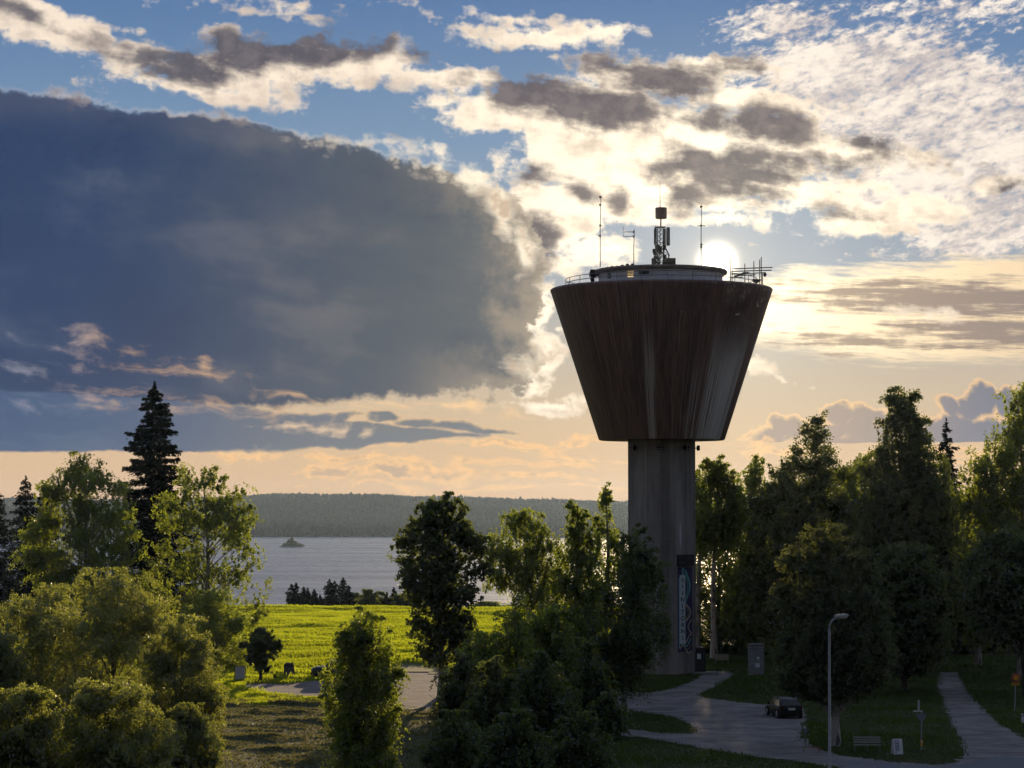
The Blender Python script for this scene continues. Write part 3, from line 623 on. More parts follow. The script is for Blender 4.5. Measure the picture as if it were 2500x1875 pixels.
rack = thing('antenna_rack', (T(1820, 690).x, TD - 1.0, ZR), 'rack of rods and long bars at the right edge of the tower top', 'antenna rack')
LR = lambda px, py, dy=0.0: local(rack, T(px, py, -1.0 + dy))
for (x, y0, y1) in ((1781, 700, 632), (1785, 700, 662), (1816, 700, 646), (1838, 702, 640), (1852, 703, 636), (1856, 703, 630), (1859, 703, 668)):
    MB().tube([LR(x, y0), LR(x, y1)], .05, 6).build('rod', RUST, rack)
for (x0, y0, x1, y1) in ((1783, 659, 1883, 655), (1783, 665, 1881, 662), (1783, 672, 1866, 668), (1790, 676, 1842, 673), (1783, 681, 1812, 679)): MB().tube([LR(x0, y0), LR(x1, y1)], .055, 6).build('crossbar', DARK, rack)
MB().add([LR(1787, 677), LR(1815, 666), LR(1829, 667), LR(1795, 679), LR(1787, 677, .1), LR(1815, 666, .1), LR(1829, 667, .1), LR(1795, 679, .1)], [(0, 1, 2, 3), (7, 6, 5, 4), (0, 4, 5, 1), (1, 5, 6, 2), (2, 6, 7, 3), (3, 7, 4, 0)]).build('brace_plate', DARK, rack)
a = LR(1865, 672); MB().lathe([(.05, .2), (.13, .12), (.16, -.1), (.08, -.24)], 12, c=a).build('lamp', DARK, rack)
MB().lathe([(.05, 0), (.3, .12), (.46, .34), (.5, .36)], 20, c=LR(1844, 694)).build('dish', DARK, rack)

# ================================================================ trees
def frame(d):
    d = d / np.linalg.norm(d, axis=-1, keepdims=True); up = np.where(np.abs(d[:, 2:3]) < .9, np.array([[0, 0, 1.]]), np.array([[1., 0, 0]]))
    a = np.cross(d, up); a /= np.linalg.norm(a, axis=-1, keepdims=True); return a, np.cross(d, a)
def tubes_np(paths, n=5):                               # paths: list of (pts (k,3), radii (k,)); returns verts, quads
    V, Q, o = [], [], 0
    for pts, r in paths:
        k = len(pts); tg = np.gradient(pts, axis=0) + 1e-6; a, b = frame(tg); th = np.arange(n) * 2 * PI / n
        v = pts[:, None] + (a[:, None] * np.cos(th)[None, :, None] + b[:, None] * np.sin(th)[None, :, None]) * np.asarray(r)[:, None, None]
        V.append(v.reshape(-1, 3)); i = (np.arange(k - 1)[:, None] * n + np.arange(n)[None]); j = (np.arange(k - 1)[:, None] * n + (np.arange(n)[None] + 1) % n)
        Q.append(np.stack([i, j, j + n, i + n], -1).reshape(-1, 4) + o); o += k * n
    return np.concatenate(V), np.concatenate(Q)
def leaves_np(c, size, rng, tint, aspect=.6, hang=0.0, dirs=None):
    n = len(c); d = rng.normal(size=(n, 3)) if dirs is None else dirs + rng.normal(size=(n, 3)) * .35
    if hang: d[:, 2] -= hang
    d /= np.linalg.norm(d, axis=1, keepdims=True); w = np.cross(d, rng.normal(size=(n, 3))); w /= np.linalg.norm(w, axis=1, keepdims=True) + 1e-9
    s = (size * rng.uniform(.65, 1.35, n))[:, None]; a = d * s * .5; b = w * s * .5 * aspect
    V = np.stack([c - a, c + b - a * .1, c + a, c - b - a * .1], 1).reshape(-1, 3)
    return V, np.arange(n * 4).reshape(-1, 4), tint
def prof_r(t, prof): return np.interp(t, [p[0] for p in prof], [p[1] for p in prof])
ROUND = [(0, .35), (.12, .72), (.35, 1.0), (.6, .95), (.8, .72), (.93, .42), (1, .12)]
BIRCHP = [(0, .45), (.15, .85), (.4, 1.0), (.65, .8), (.85, .48), (.95, .25), (1, .05)]
SLIM = [(0, .6), (.2, .95), (.45, 1.0), (.7, .7), (.88, .36), (1, .03)]
DOME = [(0, .85), (.2, 1.0), (.5, .97), (.75, .8), (.92, .5), (1, .2)]
POINT = [(0, .7), (.2, 1.0), (.45, .85), (.7, .55), (.88, .28), (1, .02)]
def tree(name, label, cat, px, D, top, hw, n, prof, mat, seed, base_py=None, trunk_px=None, leaf=.22, aspect=.62, droop=0.0, K=60, clump=.16, gap=.25, bmat=None, z0=0.0, trunk_r=None, shell=.55, tilt=0.0, limbs=True, depth=1.0, group=None, fill=.42, shoot=.36):
    rng = np.random.default_rng(seed); tpx = trunk_px if trunk_px is not None else px
    bx = P(tpx, 1240, D).x; cx = P(px, 1240, D).x - bx; H = P(px, top, D).z - z0; R = hw * 1.1 * D / F
    zb = max(.3, (P(px, base_py, D).z - z0)) if base_py else .8
    root = thing(name, (bx, D, z0), label, cat, group=group); CHt = H - zb
    # clumps of foliage
    t = rng.random(K * 4); t = t[rng.random(K * 4) < .25 + .75 * prof_r(t, prof)][:K]; t[:3] = (.97, .9, .93); K = len(t)
    ph = rng.random(K) * 2 * PI; wob = 1 + gap * np.sin(2 * ph + seed) * np.sin(5 * t + seed * 1.3) + rng.normal(0, gap * .45, K)
    rr = R * prof_r(t, prof) * np.clip(wob, .35, 1.12) * np.clip(rng.random(K) ** shell, 0, 1)
    cs = R * clump * rng.uniform(.7, 1.3, K) * np.clip(prof_r(t, prof) * 1.4, .45, 1)
    rr = np.maximum(0, np.minimum(rr, R * prof_r(t, prof) * .97 - cs * .5))
    cc = np.stack([cx * np.clip(t * 1.5, 0, 1) + rr * np.cos(ph), rr * np.sin(ph) * depth, zb + t * CHt], 1); cc[:, 2] = np.minimum(cc[:, 2], H - cs * .45)
    share = cs ** 2 / np.sum(cs ** 2); cnt = np.maximum(8, (share * n).astype(int)); lc, td, dr = [], [], []
    for i in range(K):
        m = cnt[i]; base_t = rng.uniform(0, 1)
        if droop and rng.random() < .85:
            ns = max(2, m // 22); s0 = cc[i] + rng.normal(size=(ns, 3)) * cs[i] * np.array([.62, .62, .42])
            Ls = np.minimum(droop * rng.uniform(.4, 1.3, ns), np.maximum(.2, s0[:, 2] - .5)); k = rng.integers(0, ns, m); u = rng.random(m) ** .8
            sw = rng.normal(size=(ns, 2)) * .16
            p = s0[k] + np.stack([sw[k, 0] * u * Ls[k] + rng.normal(size=m) * .07, sw[k, 1] * u * Ls[k] + rng.normal(size=m) * .07, -u * Ls[k]], 1)
        else:
            q = rng.normal(size=(m, 3)); q /= np.linalg.norm(q, axis=1, keepdims=True); p = cc[i] + q * (rng.random(m) ** .45)[:, None] * cs[i] * np.array([1.05, 1.05, .75])
            k2 = rng.random(m) < .12; p[k2] += q[k2] * cs[i] * rng.uniform(.1, .5, (k2.sum(), 1))
        lc.append(p); td.append(np.clip(base_t * .5 + rng.random(m) * .5, 0, 1))
    m = int(n * fill); t2 = rng.random(m * 4); t2 = t2[rng.random(m * 4) < .04 + .96 * prof_r(t2, prof)][:m]; m = len(t2); a2 = rng.random(m) * 2 * PI   # leaves spread through the whole envelope
    lob = 1 + gap * (.55 * np.sin(2 * a2 + 7 * t2 + seed) + .5 * np.sin(3 * a2 - 11 * t2 + seed * 2.1) + .35 * np.sin(23 * t2 + 5 * a2 + seed)) - gap * .35
    r2 = R * prof_r(t2, prof) * np.clip(lob, .3, 1.1) * rng.random(m) ** .42; p = np.stack([cx * np.clip(t2 * 1.5, 0, 1) + r2 * np.cos(a2), r2 * np.sin(a2) * depth, zb + t2 * CHt * .985], 1)
    if droop: k = rng.integers(0, max(2, m // 16), m); st = p[k]; u = rng.random(m); p = st + np.stack([rng.normal(size=m) * .09, rng.normal(size=m) * .09, -u * np.minimum(droop * (.5 + (k * 37 % 17) / 17), np.maximum(.2, st[:, 2] - .4))], 1)
    else: k = rng.integers(0, max(2, m // 14), m); p = p[k] + rng.normal(size=(m, 3)) * R * .045
    lc.append(p); td.append(np.clip(((k * 61) % 23) / 23 * .5 + rng.random(m) * .5, 0, 1))
    ns = int(K * 1.3); ci = rng.integers(0, K, ns); t3 = t[ci]; a3 = ph[ci] + rng.normal(0, .7, ns)      # shoots that break the outline
    d3 = np.stack([np.cos(a3), np.sin(a3), .25 + 1.1 * t3 ** 2 + rng.normal(0, .3, ns)], 1); d3 /= np.linalg.norm(d3, axis=1, keepdims=True); L3 = R * rng.uniform(.10, shoot, ns)
    s0 = cc[ci] + d3 * (cs[ci] * .5)[:, None]
    m = int(n * .20); k = rng.integers(0, ns, m); u = rng.random(m); p = s0[k] + d3[k] * (u * L3[k])[:, None] + rng.normal(size=(m, 3)) * (.05 + .10 * (1 - u))[:, None] * R * .35
    p[:, 2] -= (u ** 2) * L3[k] * (.7 if droop else .15); lc.append(p); td.append(np.clip(.3 + rng.random(m) * .7, 0, 1))
    lc = np.concatenate(lc); td = np.concatenate(td); ok = (lc[:, 2] > .12) & (lc[:, 2] < H * 1.02); lc, td = lc[ok], td[ok]
    V, Q, tt = leaves_np(lc, leaf, rng, td, aspect, hang=.5 if droop else .15)
    np_mesh('crown', V, Q, mat, root, tt)
    # trunk and limbs
    tr0 = trunk_r or (.09 + .012 * H); nt_ = 9; s = np.linspace(0, 1, nt_); top_t = .93
    tk = np.stack([cx * s ** 1.3 + np.sin(s * 5 + seed) * .02 * H * s, np.cos(s * 4 + seed) * .015 * H * s, s * H * top_t], 1)
    paths = [(tk, tr0 * (1 - s) ** .8 + .02)]
    paths[0][1][0] *= 1.35
    if limbs:
        for i in range(K):
            h = np.clip(cc[i, 2] - .45 * rr[i] - .6 - rng.random() * 1.2, zb * .55, H * .9); f = h / (H * top_t); p0 = np.array([np.interp(f, s, tk[:, q]) for q in range(3)])
            u = np.linspace(0, 1, 5)[:, None]; p1 = cc[i]; mid = (p0 + p1) / 2 + np.array([0, 0, .10 * rr[i]]) + rng.normal(size=3) * .12
            pts = (1 - u) ** 2 * p0 + 2 * u * (1 - u) * mid + u * u * p1; rb = min(tr0 * .42, .025 + .016 * rr[i]) * (1 - .5 * f)
            paths.append((pts, rb * (1 - .82 * u[:, 0])))
            for _ in range(3):
                e = p1 + rng.normal(size=3) * cs[i] * .8; v = np.linspace(0, 1, 3)[:, None]; b0 = pts[3]; paths.append((b0 + (e - b0) * v, np.array([rb * .32, rb * .22, .008])))
    V, Q = tubes_np(paths); np_mesh('trunk', V, Q, bmat or BARK, root, smooth=True)
    return root
def spruce(name, label, px, D, top, hw, seed, n=16000, z0=0.0, base=.6, group=None, quad=.34, cat='spruce', ragged=.25, wh=.55):
    rng = np.random.default_rng(seed); c = P(px, 1240, D); H = P(px, top, D).z - z0; R = hw * D / F; root = thing(name, (c.x, D, z0), label, cat, group=group)
    nw = int(H / wh); nb = nw * 9; zw_ = base + (H - base) * (np.linspace(0, 1, nw) ** .90); z = np.repeat(zw_, 9) + rng.normal(0, .34 * wh, nb); wl_ = np.repeat(rng.uniform(.86, 1.08, nw), 9); f = np.clip((H - z) / (H - base), 0, 1)
    L = R * (f ** .55) * rng.uniform(1 - ragged * 1.4, 1.12, nb) * wl_ + .10; ph = np.arange(nb) * 2.4 + rng.normal(0, .4, nb); lc, dd, paths = [], [], []
    w = L ** 1.25 / np.sum(L ** 1.25); cnt = np.maximum(6, (w * n).astype(int))
    for i in range(nb):
        m = cnt[i]; u = rng.random(m) ** .7; d = np.array([math.cos(ph[i]), math.sin(ph[i]), 0]); sag = (-.42 * u + .34 * u * u) * L[i] * (.5 + f[i])
        side = np.array([-d[1], d[0], 0]); sw = rng.normal(size=m) * .13 * L[i] * (1.15 - u)
        p = d * (u * L[i])[:, None] + side * sw[:, None]; p[:, 2] += z[i] + sag - np.abs(rng.normal(size=m)) * .42 * (.35 + f[i]); lc.append(p)
        q = d[None] * .8 + side[None] * np.sign(sw)[:, None] * .7 + np.array([0, 0, -.45]); dd.append(q)
        if i % 2 == 0: v = np.linspace(0, 1, 4); paths.append((np.stack([d[0] * v * L[i] * .9, d[1] * v * L[i] * .9, z[i] + (-.30 * v + .22 * v * v) * L[i] * (.5 + f[i])], 1), .035 * (1 - v) * (.3 + f[i]) + .008))
    lc = np.concatenate(lc); dd = np.concatenate(dd); lc[:, 2] = np.maximum(lc[:, 2], .1)
    V, Q, tt = leaves_np(lc, quad, rng, rng.random(len(lc)), .30, dirs=dd); np_mesh('crown', V, Q, NEEDLE, root, tt)
    s = np.linspace(0, 1, 8); paths.append((np.stack([s * 0, s * 0, s * H], 1), (.10 + .010 * H) * (1 - s) + .012)); V, Q = tubes_np(paths); np_mesh('trunk', V, Q, BARK, root, smooth=True)
    return root

GL, GR, GC = 'trees on the left', 'trees on the right of the tower', 'trees between meadow and tower'
# left
spruce('spruce_tree', 'dark spruce cut off by the left edge of the photo', -12, 280, 1185, 90, 101, 26000, group=GL)
spruce('spruce_tree', 'small dark spruce with the sharper top, far left, beside another', 62, 300, 1166, 78, 102, 27000, group=GL)
spruce('spruce_tree', 'small dark spruce touching the broad birch at left', 112, 305, 1180, 70, 103, 26000, group=GL)
tree('birch_tree', 'broad yellow green birch left of the tall dark spruce', 'birch', 205, 262, 1112, 136, 42000, ROUND, LEAF, 11, base_py=1480, droop=.9, K=90, clump=.17, gap=.34, leaf=.24, bmat=BIRCH)
spruce('spruce_tree', 'tallest black spruce rising above the birches at left', 375, 285, 940, 148, 104, 70000, group=GL, quad=.5, ragged=.34, wh=.8)
tree('birch_tree', 'open crowned birch between the tall spruce and the lake', 'birch', 505, 258, 1130, 142, 36000, ROUND, LEAF, 12, base_py=1600, droop=.6, K=95, clump=.15, gap=.36, leaf=.23, bmat=BIRCH)
tree('birch_tree', 'low leafy birch under the open crowned birch beside the green field', 'birch', 515, 240, 1440, 90, 12000, DOME, LEAF, 13, base_py=1640, K=40, clump=.24, leaf=.20)
GW = 'willows in the left foreground'
W_ = dict(mat=WILLOW, leaf=.135, aspect=.45, K=90, gap=.40, clump=.19, droop=.5, shell=.5, fill=.35, shoot=.55)
tree('willow_tree', 'silvery willow with a broad crown, behind the foremost willows at left', 'willow', 285, 150, 1395, 180, 89900, DOME, seed=21, group=GW, **W_)
tree('willow_tree', 'silvery willow at the far left under the dark spruces', 'willow', 105, 155, 1432, 135, 58000, DOME, seed=22, group=GW, **W_)
tree('willow_tree', 'silvery willow reaching furthest right over the mown hay', 'willow', 440, 143, 1508, 108, 52200, DOME, seed=23, group=GW, **W_)
tree('willow_tree', 'small willow top at the left edge with a dark gap beside it', 'willow', 5, 145, 1525, 72, 23200, DOME, seed=24, group=GW, **W_)
tree('willow_tree', 'foremost willow dome at the bottom left of the photo', 'willow', 275, 112, 1660, 158, 75400, DOME, seed=25, group=GW, **W_)
tree('willow_tree', 'foremost willow in the bottom left corner', 'willow', 50, 110, 1670, 115, 52200, DOME, seed=26, group=GW, **W_)
tree('willow_tree', 'low dark willow at the right foot of the foremost dome', 'willow', 470, 130, 1720, 66, 26100, DOME, seed=27, group=GW, **W_)
# meadow and middle
tree('maple_tree', 'small dark round maple on the field edge beside the info board', 'maple', 638, 222, 1536, 48, 8000, [(0, .3), (.25, .6), (.5, .95), (.72, 1.0), (.9, .6), (1, .2)], LEAFD, 31, base_py=1640, K=40, clump=.24, gap=.5, fill=.2, shoot=.5, leaf=.26, aspect=.8, bmat=BARK)
B_ = dict(cat='birch', bmat=BIRCH)
tree('weeping_birch', 'young weeping birch standing alone in the mown hay', px=888, D=121, top=1480, hw=98, n=26000, prof=[(0, .85), (.25, .8), (.5, .95), (.7, .8), (.88, .5), (1, .12)], mat=LEAF, seed=32, droop=1.5, K=80, clump=.15, gap=.34, fill=.4, shoot=.25, leaf=.15, base_py=1860, trunk_px=880, **B_)
tree('birch_tree', 'tall dense birch with a white trunk foot, right of the green field', px=1072, D=205, top=1210, hw=106, n=40000, prof=[(0, .5), (.2, .75), (.45, .95), (.65, 1.0), (.82, .78), (.93, .5), (1, .2)], mat=LEAFD, seed=33, base_py=1610, droop=.35, K=95, clump=.19, gap=.3, leaf=.24, fill=.5, trunk_px=1078, **B_)
tree('birch_tree', 'airy birch with fanned limbs seen against the lake', px=1275, D=222, top=1245, hw=102, n=20000, prof=ROUND, mat=LEAF, seed=34, base_py=1480, droop=1.0, K=56, clump=.19, gap=.35, leaf=.21, trunk_px=1305, **B_)
tree('birch_tree', 'yellow green birch left of the tower column with two tops', px=1405, D=208, top=1225, hw=72, n=22000, prof=BIRCHP, mat=LEAF, seed=35, base_py=1640, droop=1.2, K=70, clump=.22, gap=.3, leaf=.22, **B_)
tree('birch_tree', 'slender birch whose thin tip stands just left of the tower column', px=1478, D=214, top=1172, hw=66, n=20000, prof=SLIM, mat=LEAF, seed=36, base_py=1660, droop=1.3, K=70, clump=.22, gap=.3, leaf=.22, **B_)
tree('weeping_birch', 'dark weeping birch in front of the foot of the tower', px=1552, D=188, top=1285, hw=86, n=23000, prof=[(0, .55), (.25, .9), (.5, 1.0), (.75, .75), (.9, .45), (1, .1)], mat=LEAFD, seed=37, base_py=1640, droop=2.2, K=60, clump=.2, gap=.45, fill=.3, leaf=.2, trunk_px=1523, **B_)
GB = 'bushes between meadow and tower'
BP_ = [(0, .8), (.25, 1.0), (.5, .85), (.75, .55), (.9, .3), (1, .05)]
for px, D, top, hw, n, mt, lb in ((1170, 186, 1545, 95, 15000, LEAF, 'sunlit leafy bush under the tall dense birch'), (1262, 190, 1455, 90, 17000, LEAF, 'yellow green bush under the airy birch'),
        (1345, 184, 1470, 95, 19000, LEAF, 'leafy bush under the birch with two tops'), (1130, 158, 1600, 74, 14000, SALLOW_SHADED, 'bluish green bush right of the tall birch trunk'),
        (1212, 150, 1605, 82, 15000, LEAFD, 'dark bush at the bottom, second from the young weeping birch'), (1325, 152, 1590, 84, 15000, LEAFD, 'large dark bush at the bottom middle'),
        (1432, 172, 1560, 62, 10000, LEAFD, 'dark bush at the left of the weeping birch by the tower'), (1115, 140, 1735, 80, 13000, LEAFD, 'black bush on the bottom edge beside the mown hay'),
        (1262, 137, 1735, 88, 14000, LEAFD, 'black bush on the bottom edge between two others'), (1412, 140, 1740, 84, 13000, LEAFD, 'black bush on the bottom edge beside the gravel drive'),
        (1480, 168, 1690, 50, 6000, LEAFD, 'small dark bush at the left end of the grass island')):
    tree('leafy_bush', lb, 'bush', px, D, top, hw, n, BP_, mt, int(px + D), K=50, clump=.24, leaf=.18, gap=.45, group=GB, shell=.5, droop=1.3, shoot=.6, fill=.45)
# right of the tower
tree('birch_tree', 'thin hanging birch directly right of the tower column', px=1748, D=258, top=1116, hw=72, n=16000, prof=BIRCHP, mat=LEAF, seed=41, base_py=1330, droop=1.6, K=55, clump=.24, gap=.3, leaf=.25, trunk_px=1742, fill=.75, **B_)
tree('birch_tree', 'birch tip half hidden behind the right side of the column', px=1705, D=268, top=1138, hw=34, n=5000, prof=SLIM, mat=LEAF, seed=42, base_py=1330, droop=1.4, K=26, clump=.3, leaf=.25, fill=.75, **B_)
tree('rowan_tree', 'low leafy tree with sun glitter shining through it, behind the garden bench', 'rowan', 1752, 272, 1270, 125, 11500, DOME, LEAFD, 43, base_py=1580, K=70, clump=.24, gap=.25, leaf=.28, fill=.9)
tree('birch_tree', 'birch with a ragged top between the hanging birch and the pointed tree', px=1842, D=266, top=1115, hw=88, n=27000, prof=BIRCHP, mat=LEAF, seed=44, base_py=1560, droop=1.4, K=80, clump=.22, gap=.3, leaf=.25, fill=.75, **B_)
tree('alder_tree', 'medium tree on the left shoulder of the pointed tree', 'alder', 1905, 254, 1140, 92, 26000, ROUND, LEAFD, 45, base_py=1600, K=60, clump=.2, gap=.3, leaf=.26, fill=.75)
tree('alder_tree', 'pointed tree with upswept twigs right of the tower', 'alder', 1990, 250, 1010, 128, 46000, [(0, .9), (.3, 1.0), (.5, .9), (.7, .68), (.86, .4), (.95, .2), (1, .03)], LEAFD, 46, base_py=1600, K=110, clump=.17, gap=.32, leaf=.27, fill=.75)
tree('birch_tree', 'tall weeping birch with a hooked tip, highest right of the tower', px=2212, D=240, top=955, hw=135, n=60000, prof=[(0, .8), (.2, 1.0), (.45, .95), (.62, .8), (.76, .6), (.88, .36), (1, .12)], mat=LEAFD, seed=47, base_py=1530, droop=1.7, K=130, clump=.16, gap=.28, leaf=.26, fill=.75, **B_)
tree('birch_tree', 'narrow birch beside the pointed tree, with sunlit right edge', px=2105, D=256, top=1095, hw=88, n=30000, prof=ROUND, mat=LEAF, seed=48, base_py=1600, droop=1.2, K=60, clump=.2, gap=.3, leaf=.26, fill=.75, **B_)
spruce('spruce_tree', 'slender reddish dark spruce between the two big birches at right', 2312, 300, 1034, 92, 105, 17000, group=GR, quad=.55, ragged=.45, wh=.9)
tree('birch_tree', 'big birch cut off by the right edge of the photo', px=2492, D=232, top=942, hw=150, n=46000, prof=BIRCHP, mat=LEAF, seed=49, base_py=1560, droop=1.1, K=120, clump=.16, gap=.3, leaf=.25, fill=.75, **B_)
tree('birch_tree', 'yellow lit young birch below the slender spruce at right', px=2385, D=246, top=1180, hw=72, n=22000, prof=ROUND, mat=LEAF, seed=50, base_py=1570, droop=.7, K=50, clump=.22, gap=.3, leaf=.25, fill=.75, **B_)
tree('sallow_tree', 'round grey green sallow in front of the dark trees beside the lamp', 'sallow', 2018, 163, 1288, 142, 66000, [(0, .6), (.15, .9), (.35, 1.0), (.6, .92), (.8, .7), (.93, .42), (1, .15)], SALLOW_SHADED, 51, base_py=1705, depth=.8, K=170, clump=.14, gap=.25, leaf=.17, aspect=.5, trunk_px=2036, droop=.3, shell=.38, bmat=BIRCH, trunk_r=.3)
tree('alder_tree', 'dark leafy tree above the forest road at the right edge', 'alder', 2462, 206, 1300, 118, 34000, DOME, LEAFD, 52, base_py=1560, K=90, clump=.17, gap=.28, leaf=.24, trunk_px=2500, fill=.75)
tree('alder_tree', 'dark tree at the left of the forest road, behind the sallow', 'alder', 2205, 212, 1330, 105, 32000, DOME, LEAFD, 53, base_py=1640, K=90, clump=.18, gap=.28, leaf=.24, fill=.75)
tree('alder_tree', 'low dark tree closing the far end of the forest road', 'alder', 2330, 268, 1300, 90, 22000, DOME, LEAFD, 54, base_py=1590, K=70, clump=.2, leaf=.26, fill=.75)
GF = 'dark trees at the back of the wood'
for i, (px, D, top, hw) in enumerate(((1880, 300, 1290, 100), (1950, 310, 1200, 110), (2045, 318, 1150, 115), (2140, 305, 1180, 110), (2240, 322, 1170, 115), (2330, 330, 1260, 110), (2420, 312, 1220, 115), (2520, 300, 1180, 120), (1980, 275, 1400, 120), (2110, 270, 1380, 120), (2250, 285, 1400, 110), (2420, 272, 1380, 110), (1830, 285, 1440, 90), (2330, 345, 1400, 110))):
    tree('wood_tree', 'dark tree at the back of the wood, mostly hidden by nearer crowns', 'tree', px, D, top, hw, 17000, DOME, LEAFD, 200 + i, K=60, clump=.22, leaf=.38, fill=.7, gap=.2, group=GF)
# young trees below the field, towards the lake
GS = 'young spruces at the lower edge of the field'
young = [(632, 1472, 22), (713, 1428, 26), (724, 1425, 24), (742, 1434, 24), (752, 1440, 22), (768, 1442, 20), (782, 1456, 18), (805, 1416, 34), (818, 1420, 30), (838, 1414, 34), (852, 1432, 26), (962, 1437, 20), (945, 1452, 20), (660, 1482, 16)]
lbl = ['lone small spruce left of the spruce row, below the field', 'first spruce of the left trio below the field', 'spruce of the left trio with the highest tip', 'spruce right of the left trio below the field', 'bushy spruce in the left half of the row below the field', 'slim spruce beside the gap in the row below the field', 'shortest spruce in the gap of the row below the field', 'broad spruce with a double look, middle of the row below the field',
       'spruce between the two broadest of the row below the field', 'tall broad spruce with the sharpest tip in the row below the field', 'spruce sinking into the low bushes right of the broad spruces', 'single spruce tip above the bushes near the tall dense birch', 'half hidden spruce left of the single spruce tip', 'tiny spruce right of the lone small spruce']
for i, ((px, top, hw), lb) in enumerate(zip(young, lbl)):
    D = 428 + (i * 37 % 23); spruce('young_spruce', lb, px, D, top, hw, 300 + i, 2600, z0=float(land(0, D)), group=GS, quad=.5, base=.2)
GU = 'low bushes at the lower edge of the field'
bs = [(610, 1490, 26), (680, 1484, 22), (700, 1480, 18), (870, 1448, 30), (900, 1440, 30), (930, 1446, 26), (985, 1448, 26), (1010, 1450, 30), (1180, 1470, 40), (1240, 1478, 40), (1420, 1470, 40)]
lbl = ['low bush at the left end of the field edge', 'low bush beside the tiny spruce on the field edge', 'low bush at the foot of the left spruce trio', 'leafy bush right of the broad spruces', 'highest leafy bush of the row below the field', 'leafy bush left of the single spruce tip', 'leafy bush just left of the tall dense birch', 'leafy bush behind the tall dense birch',
       'leafy bush seen between tall dense birch and airy birch', 'leafy bush behind the airy birch', 'leafy bush behind the slender birches by the column']
for i, ((px, top, hw), lb) in enumerate(zip(bs, lbl)):
    D = 432 + (i * 29 % 19); tree('field_bush', lb, 'bush', px, D, top, hw, 1800, DOME, LEAFD, 330 + i, K=18, clump=.34, leaf=.42, z0=float(land(0, D)), group=GU, limbs=False)
# islet in the lake
def islet():
    D = 3158.0; c = P(712, 1335, D); r = thing('islet', (c.x, D, LAKE_Z), 'tiny islet with one spruce in the lake', 'islet'); mb = MB(); rr_ = random.Random(3); vs, fs = [], []
    n = 20
    for k, (f, z) in enumerate(((1, -.4), (.8, .8), (.4, 1.6))):
        for i in range(n): a = 2 * PI * i / n; s = f * rr_.uniform(.85, 1.15); vs.append((math.cos(a) * 16 * s, math.sin(a) * 22 * s, z))
    for k in range(2): fs += [(k * n + i, k * n + (i + 1) % n, (k + 1) * n + (i + 1) % n, (k + 1) * n + i) for i in range(n)]
    fs.append(tuple(range(2 * n, 3 * n))); mb.add(vs, fs); mb.build('shore_rock', plain('islet_rock', (.07, .07, .05), (.04, .05, .03), .3, .9), r)
    rng = np.random.default_rng(5); pts = []
    for (x, h, w, m) in ((0, 13, 6.5, 1600), (-4, 9, 5.5, 800), (5, 6.5, 6, 800), (10, 4, 5, 500), (-9, 4, 6, 500), (14, 2.4, 4, 300)):
        u = rng.random(m); a = rng.random(m) * 6.28; q = w * (1 - u) ** .9 * rng.random(m) ** .5; pts.append(np.stack([x + np.cos(a) * q, np.sin(a) * q, 1 + u * h], 1))
    pts = np.concatenate(pts); V, Q, tt = leaves_np(pts, 1.3, rng, rng.random(len(pts)), .6); np_mesh('foliage', V, Q, LEAFD, r, tt)
islet()

# ================================================================ roads, lawns, meadow, field
def sheet(name, pts, z, mat, kind='structure'):         # a flat polygon of the ground, given by its outline in the photo
    q = [G(*p) for p in pts]; r_ = random.Random(len(pts)); fine = []
    for a, b in zip(q, q[1:] + q[:1]):                  # worn, uneven edges
        k = max(1, int((b - a).length / .35))
        for i in range(k): fine.append(a.lerp(b, i / k) + Vector((r_.gauss(0, .12), r_.gauss(0, .28), 0)))
    tris = tessellate_polygon([[Vector((p.x, p.y, 0)) for p in fine]])
    bm = bmesh.new(); vs = [bm.verts.new((p.x, p.y, z)) for p in fine]
    for t_ in tris:
        a, b, c_ = (vs[i] for i in t_)
        if (b.co - a.co).cross(c_.co - a.co).z < 0: b, c_ = c_, b
        try: bm.faces.new((a, b, c_))
        except ValueError: pass
    me = bpy.data.meshes.new(name)
    bm.to_mesh(me); bm.free(); me.materials.append(mat); o = bpy.data.objects.new(name, me); COL.objects.link(o); return tag(o, kind=kind), [(p.x, p.y) for p in q]
t = MT('gravel'); f1 = t.noise(.35, 6, .65); f2 = t.noise(14, 5, .7); f3 = t.noise(.9, 4, .6, (.35, 1.6, 1))
colr = t.mix(t.step(f1, .3, .7), (.30, .265, .25), (.12, .105, .10)); colr = t.mix(t.step(f2, .35, .7, 0, .55), colr, (.31, .28, .26)); colr = t.mix(t.step(f3, .50, .66, 0, .6), colr, (.085, .075, .065))
GRAVEL = t.bsdf(colr, .97, 0, t.bump(f2, .8, .04), **{'Specular IOR Level': .12})
t = MT('asphalt'); f1 = t.noise(.5, 5); f2 = t.noise(22, 4, .7)
ASPH = t.bsdf(t.mix(t.step(f2, .3, .7), t.mix(f1, (.17, .168, .17), (.11, .11, .115)), (.22, .22, .225)), .95, 0, t.bump(f2, .5, .02), **{'Specular IOR Level': .15})
LAWN = plain('lawn_soil', (.05, .06, .02), (.07, .06, .03), 1.2, .95, bump=.5)
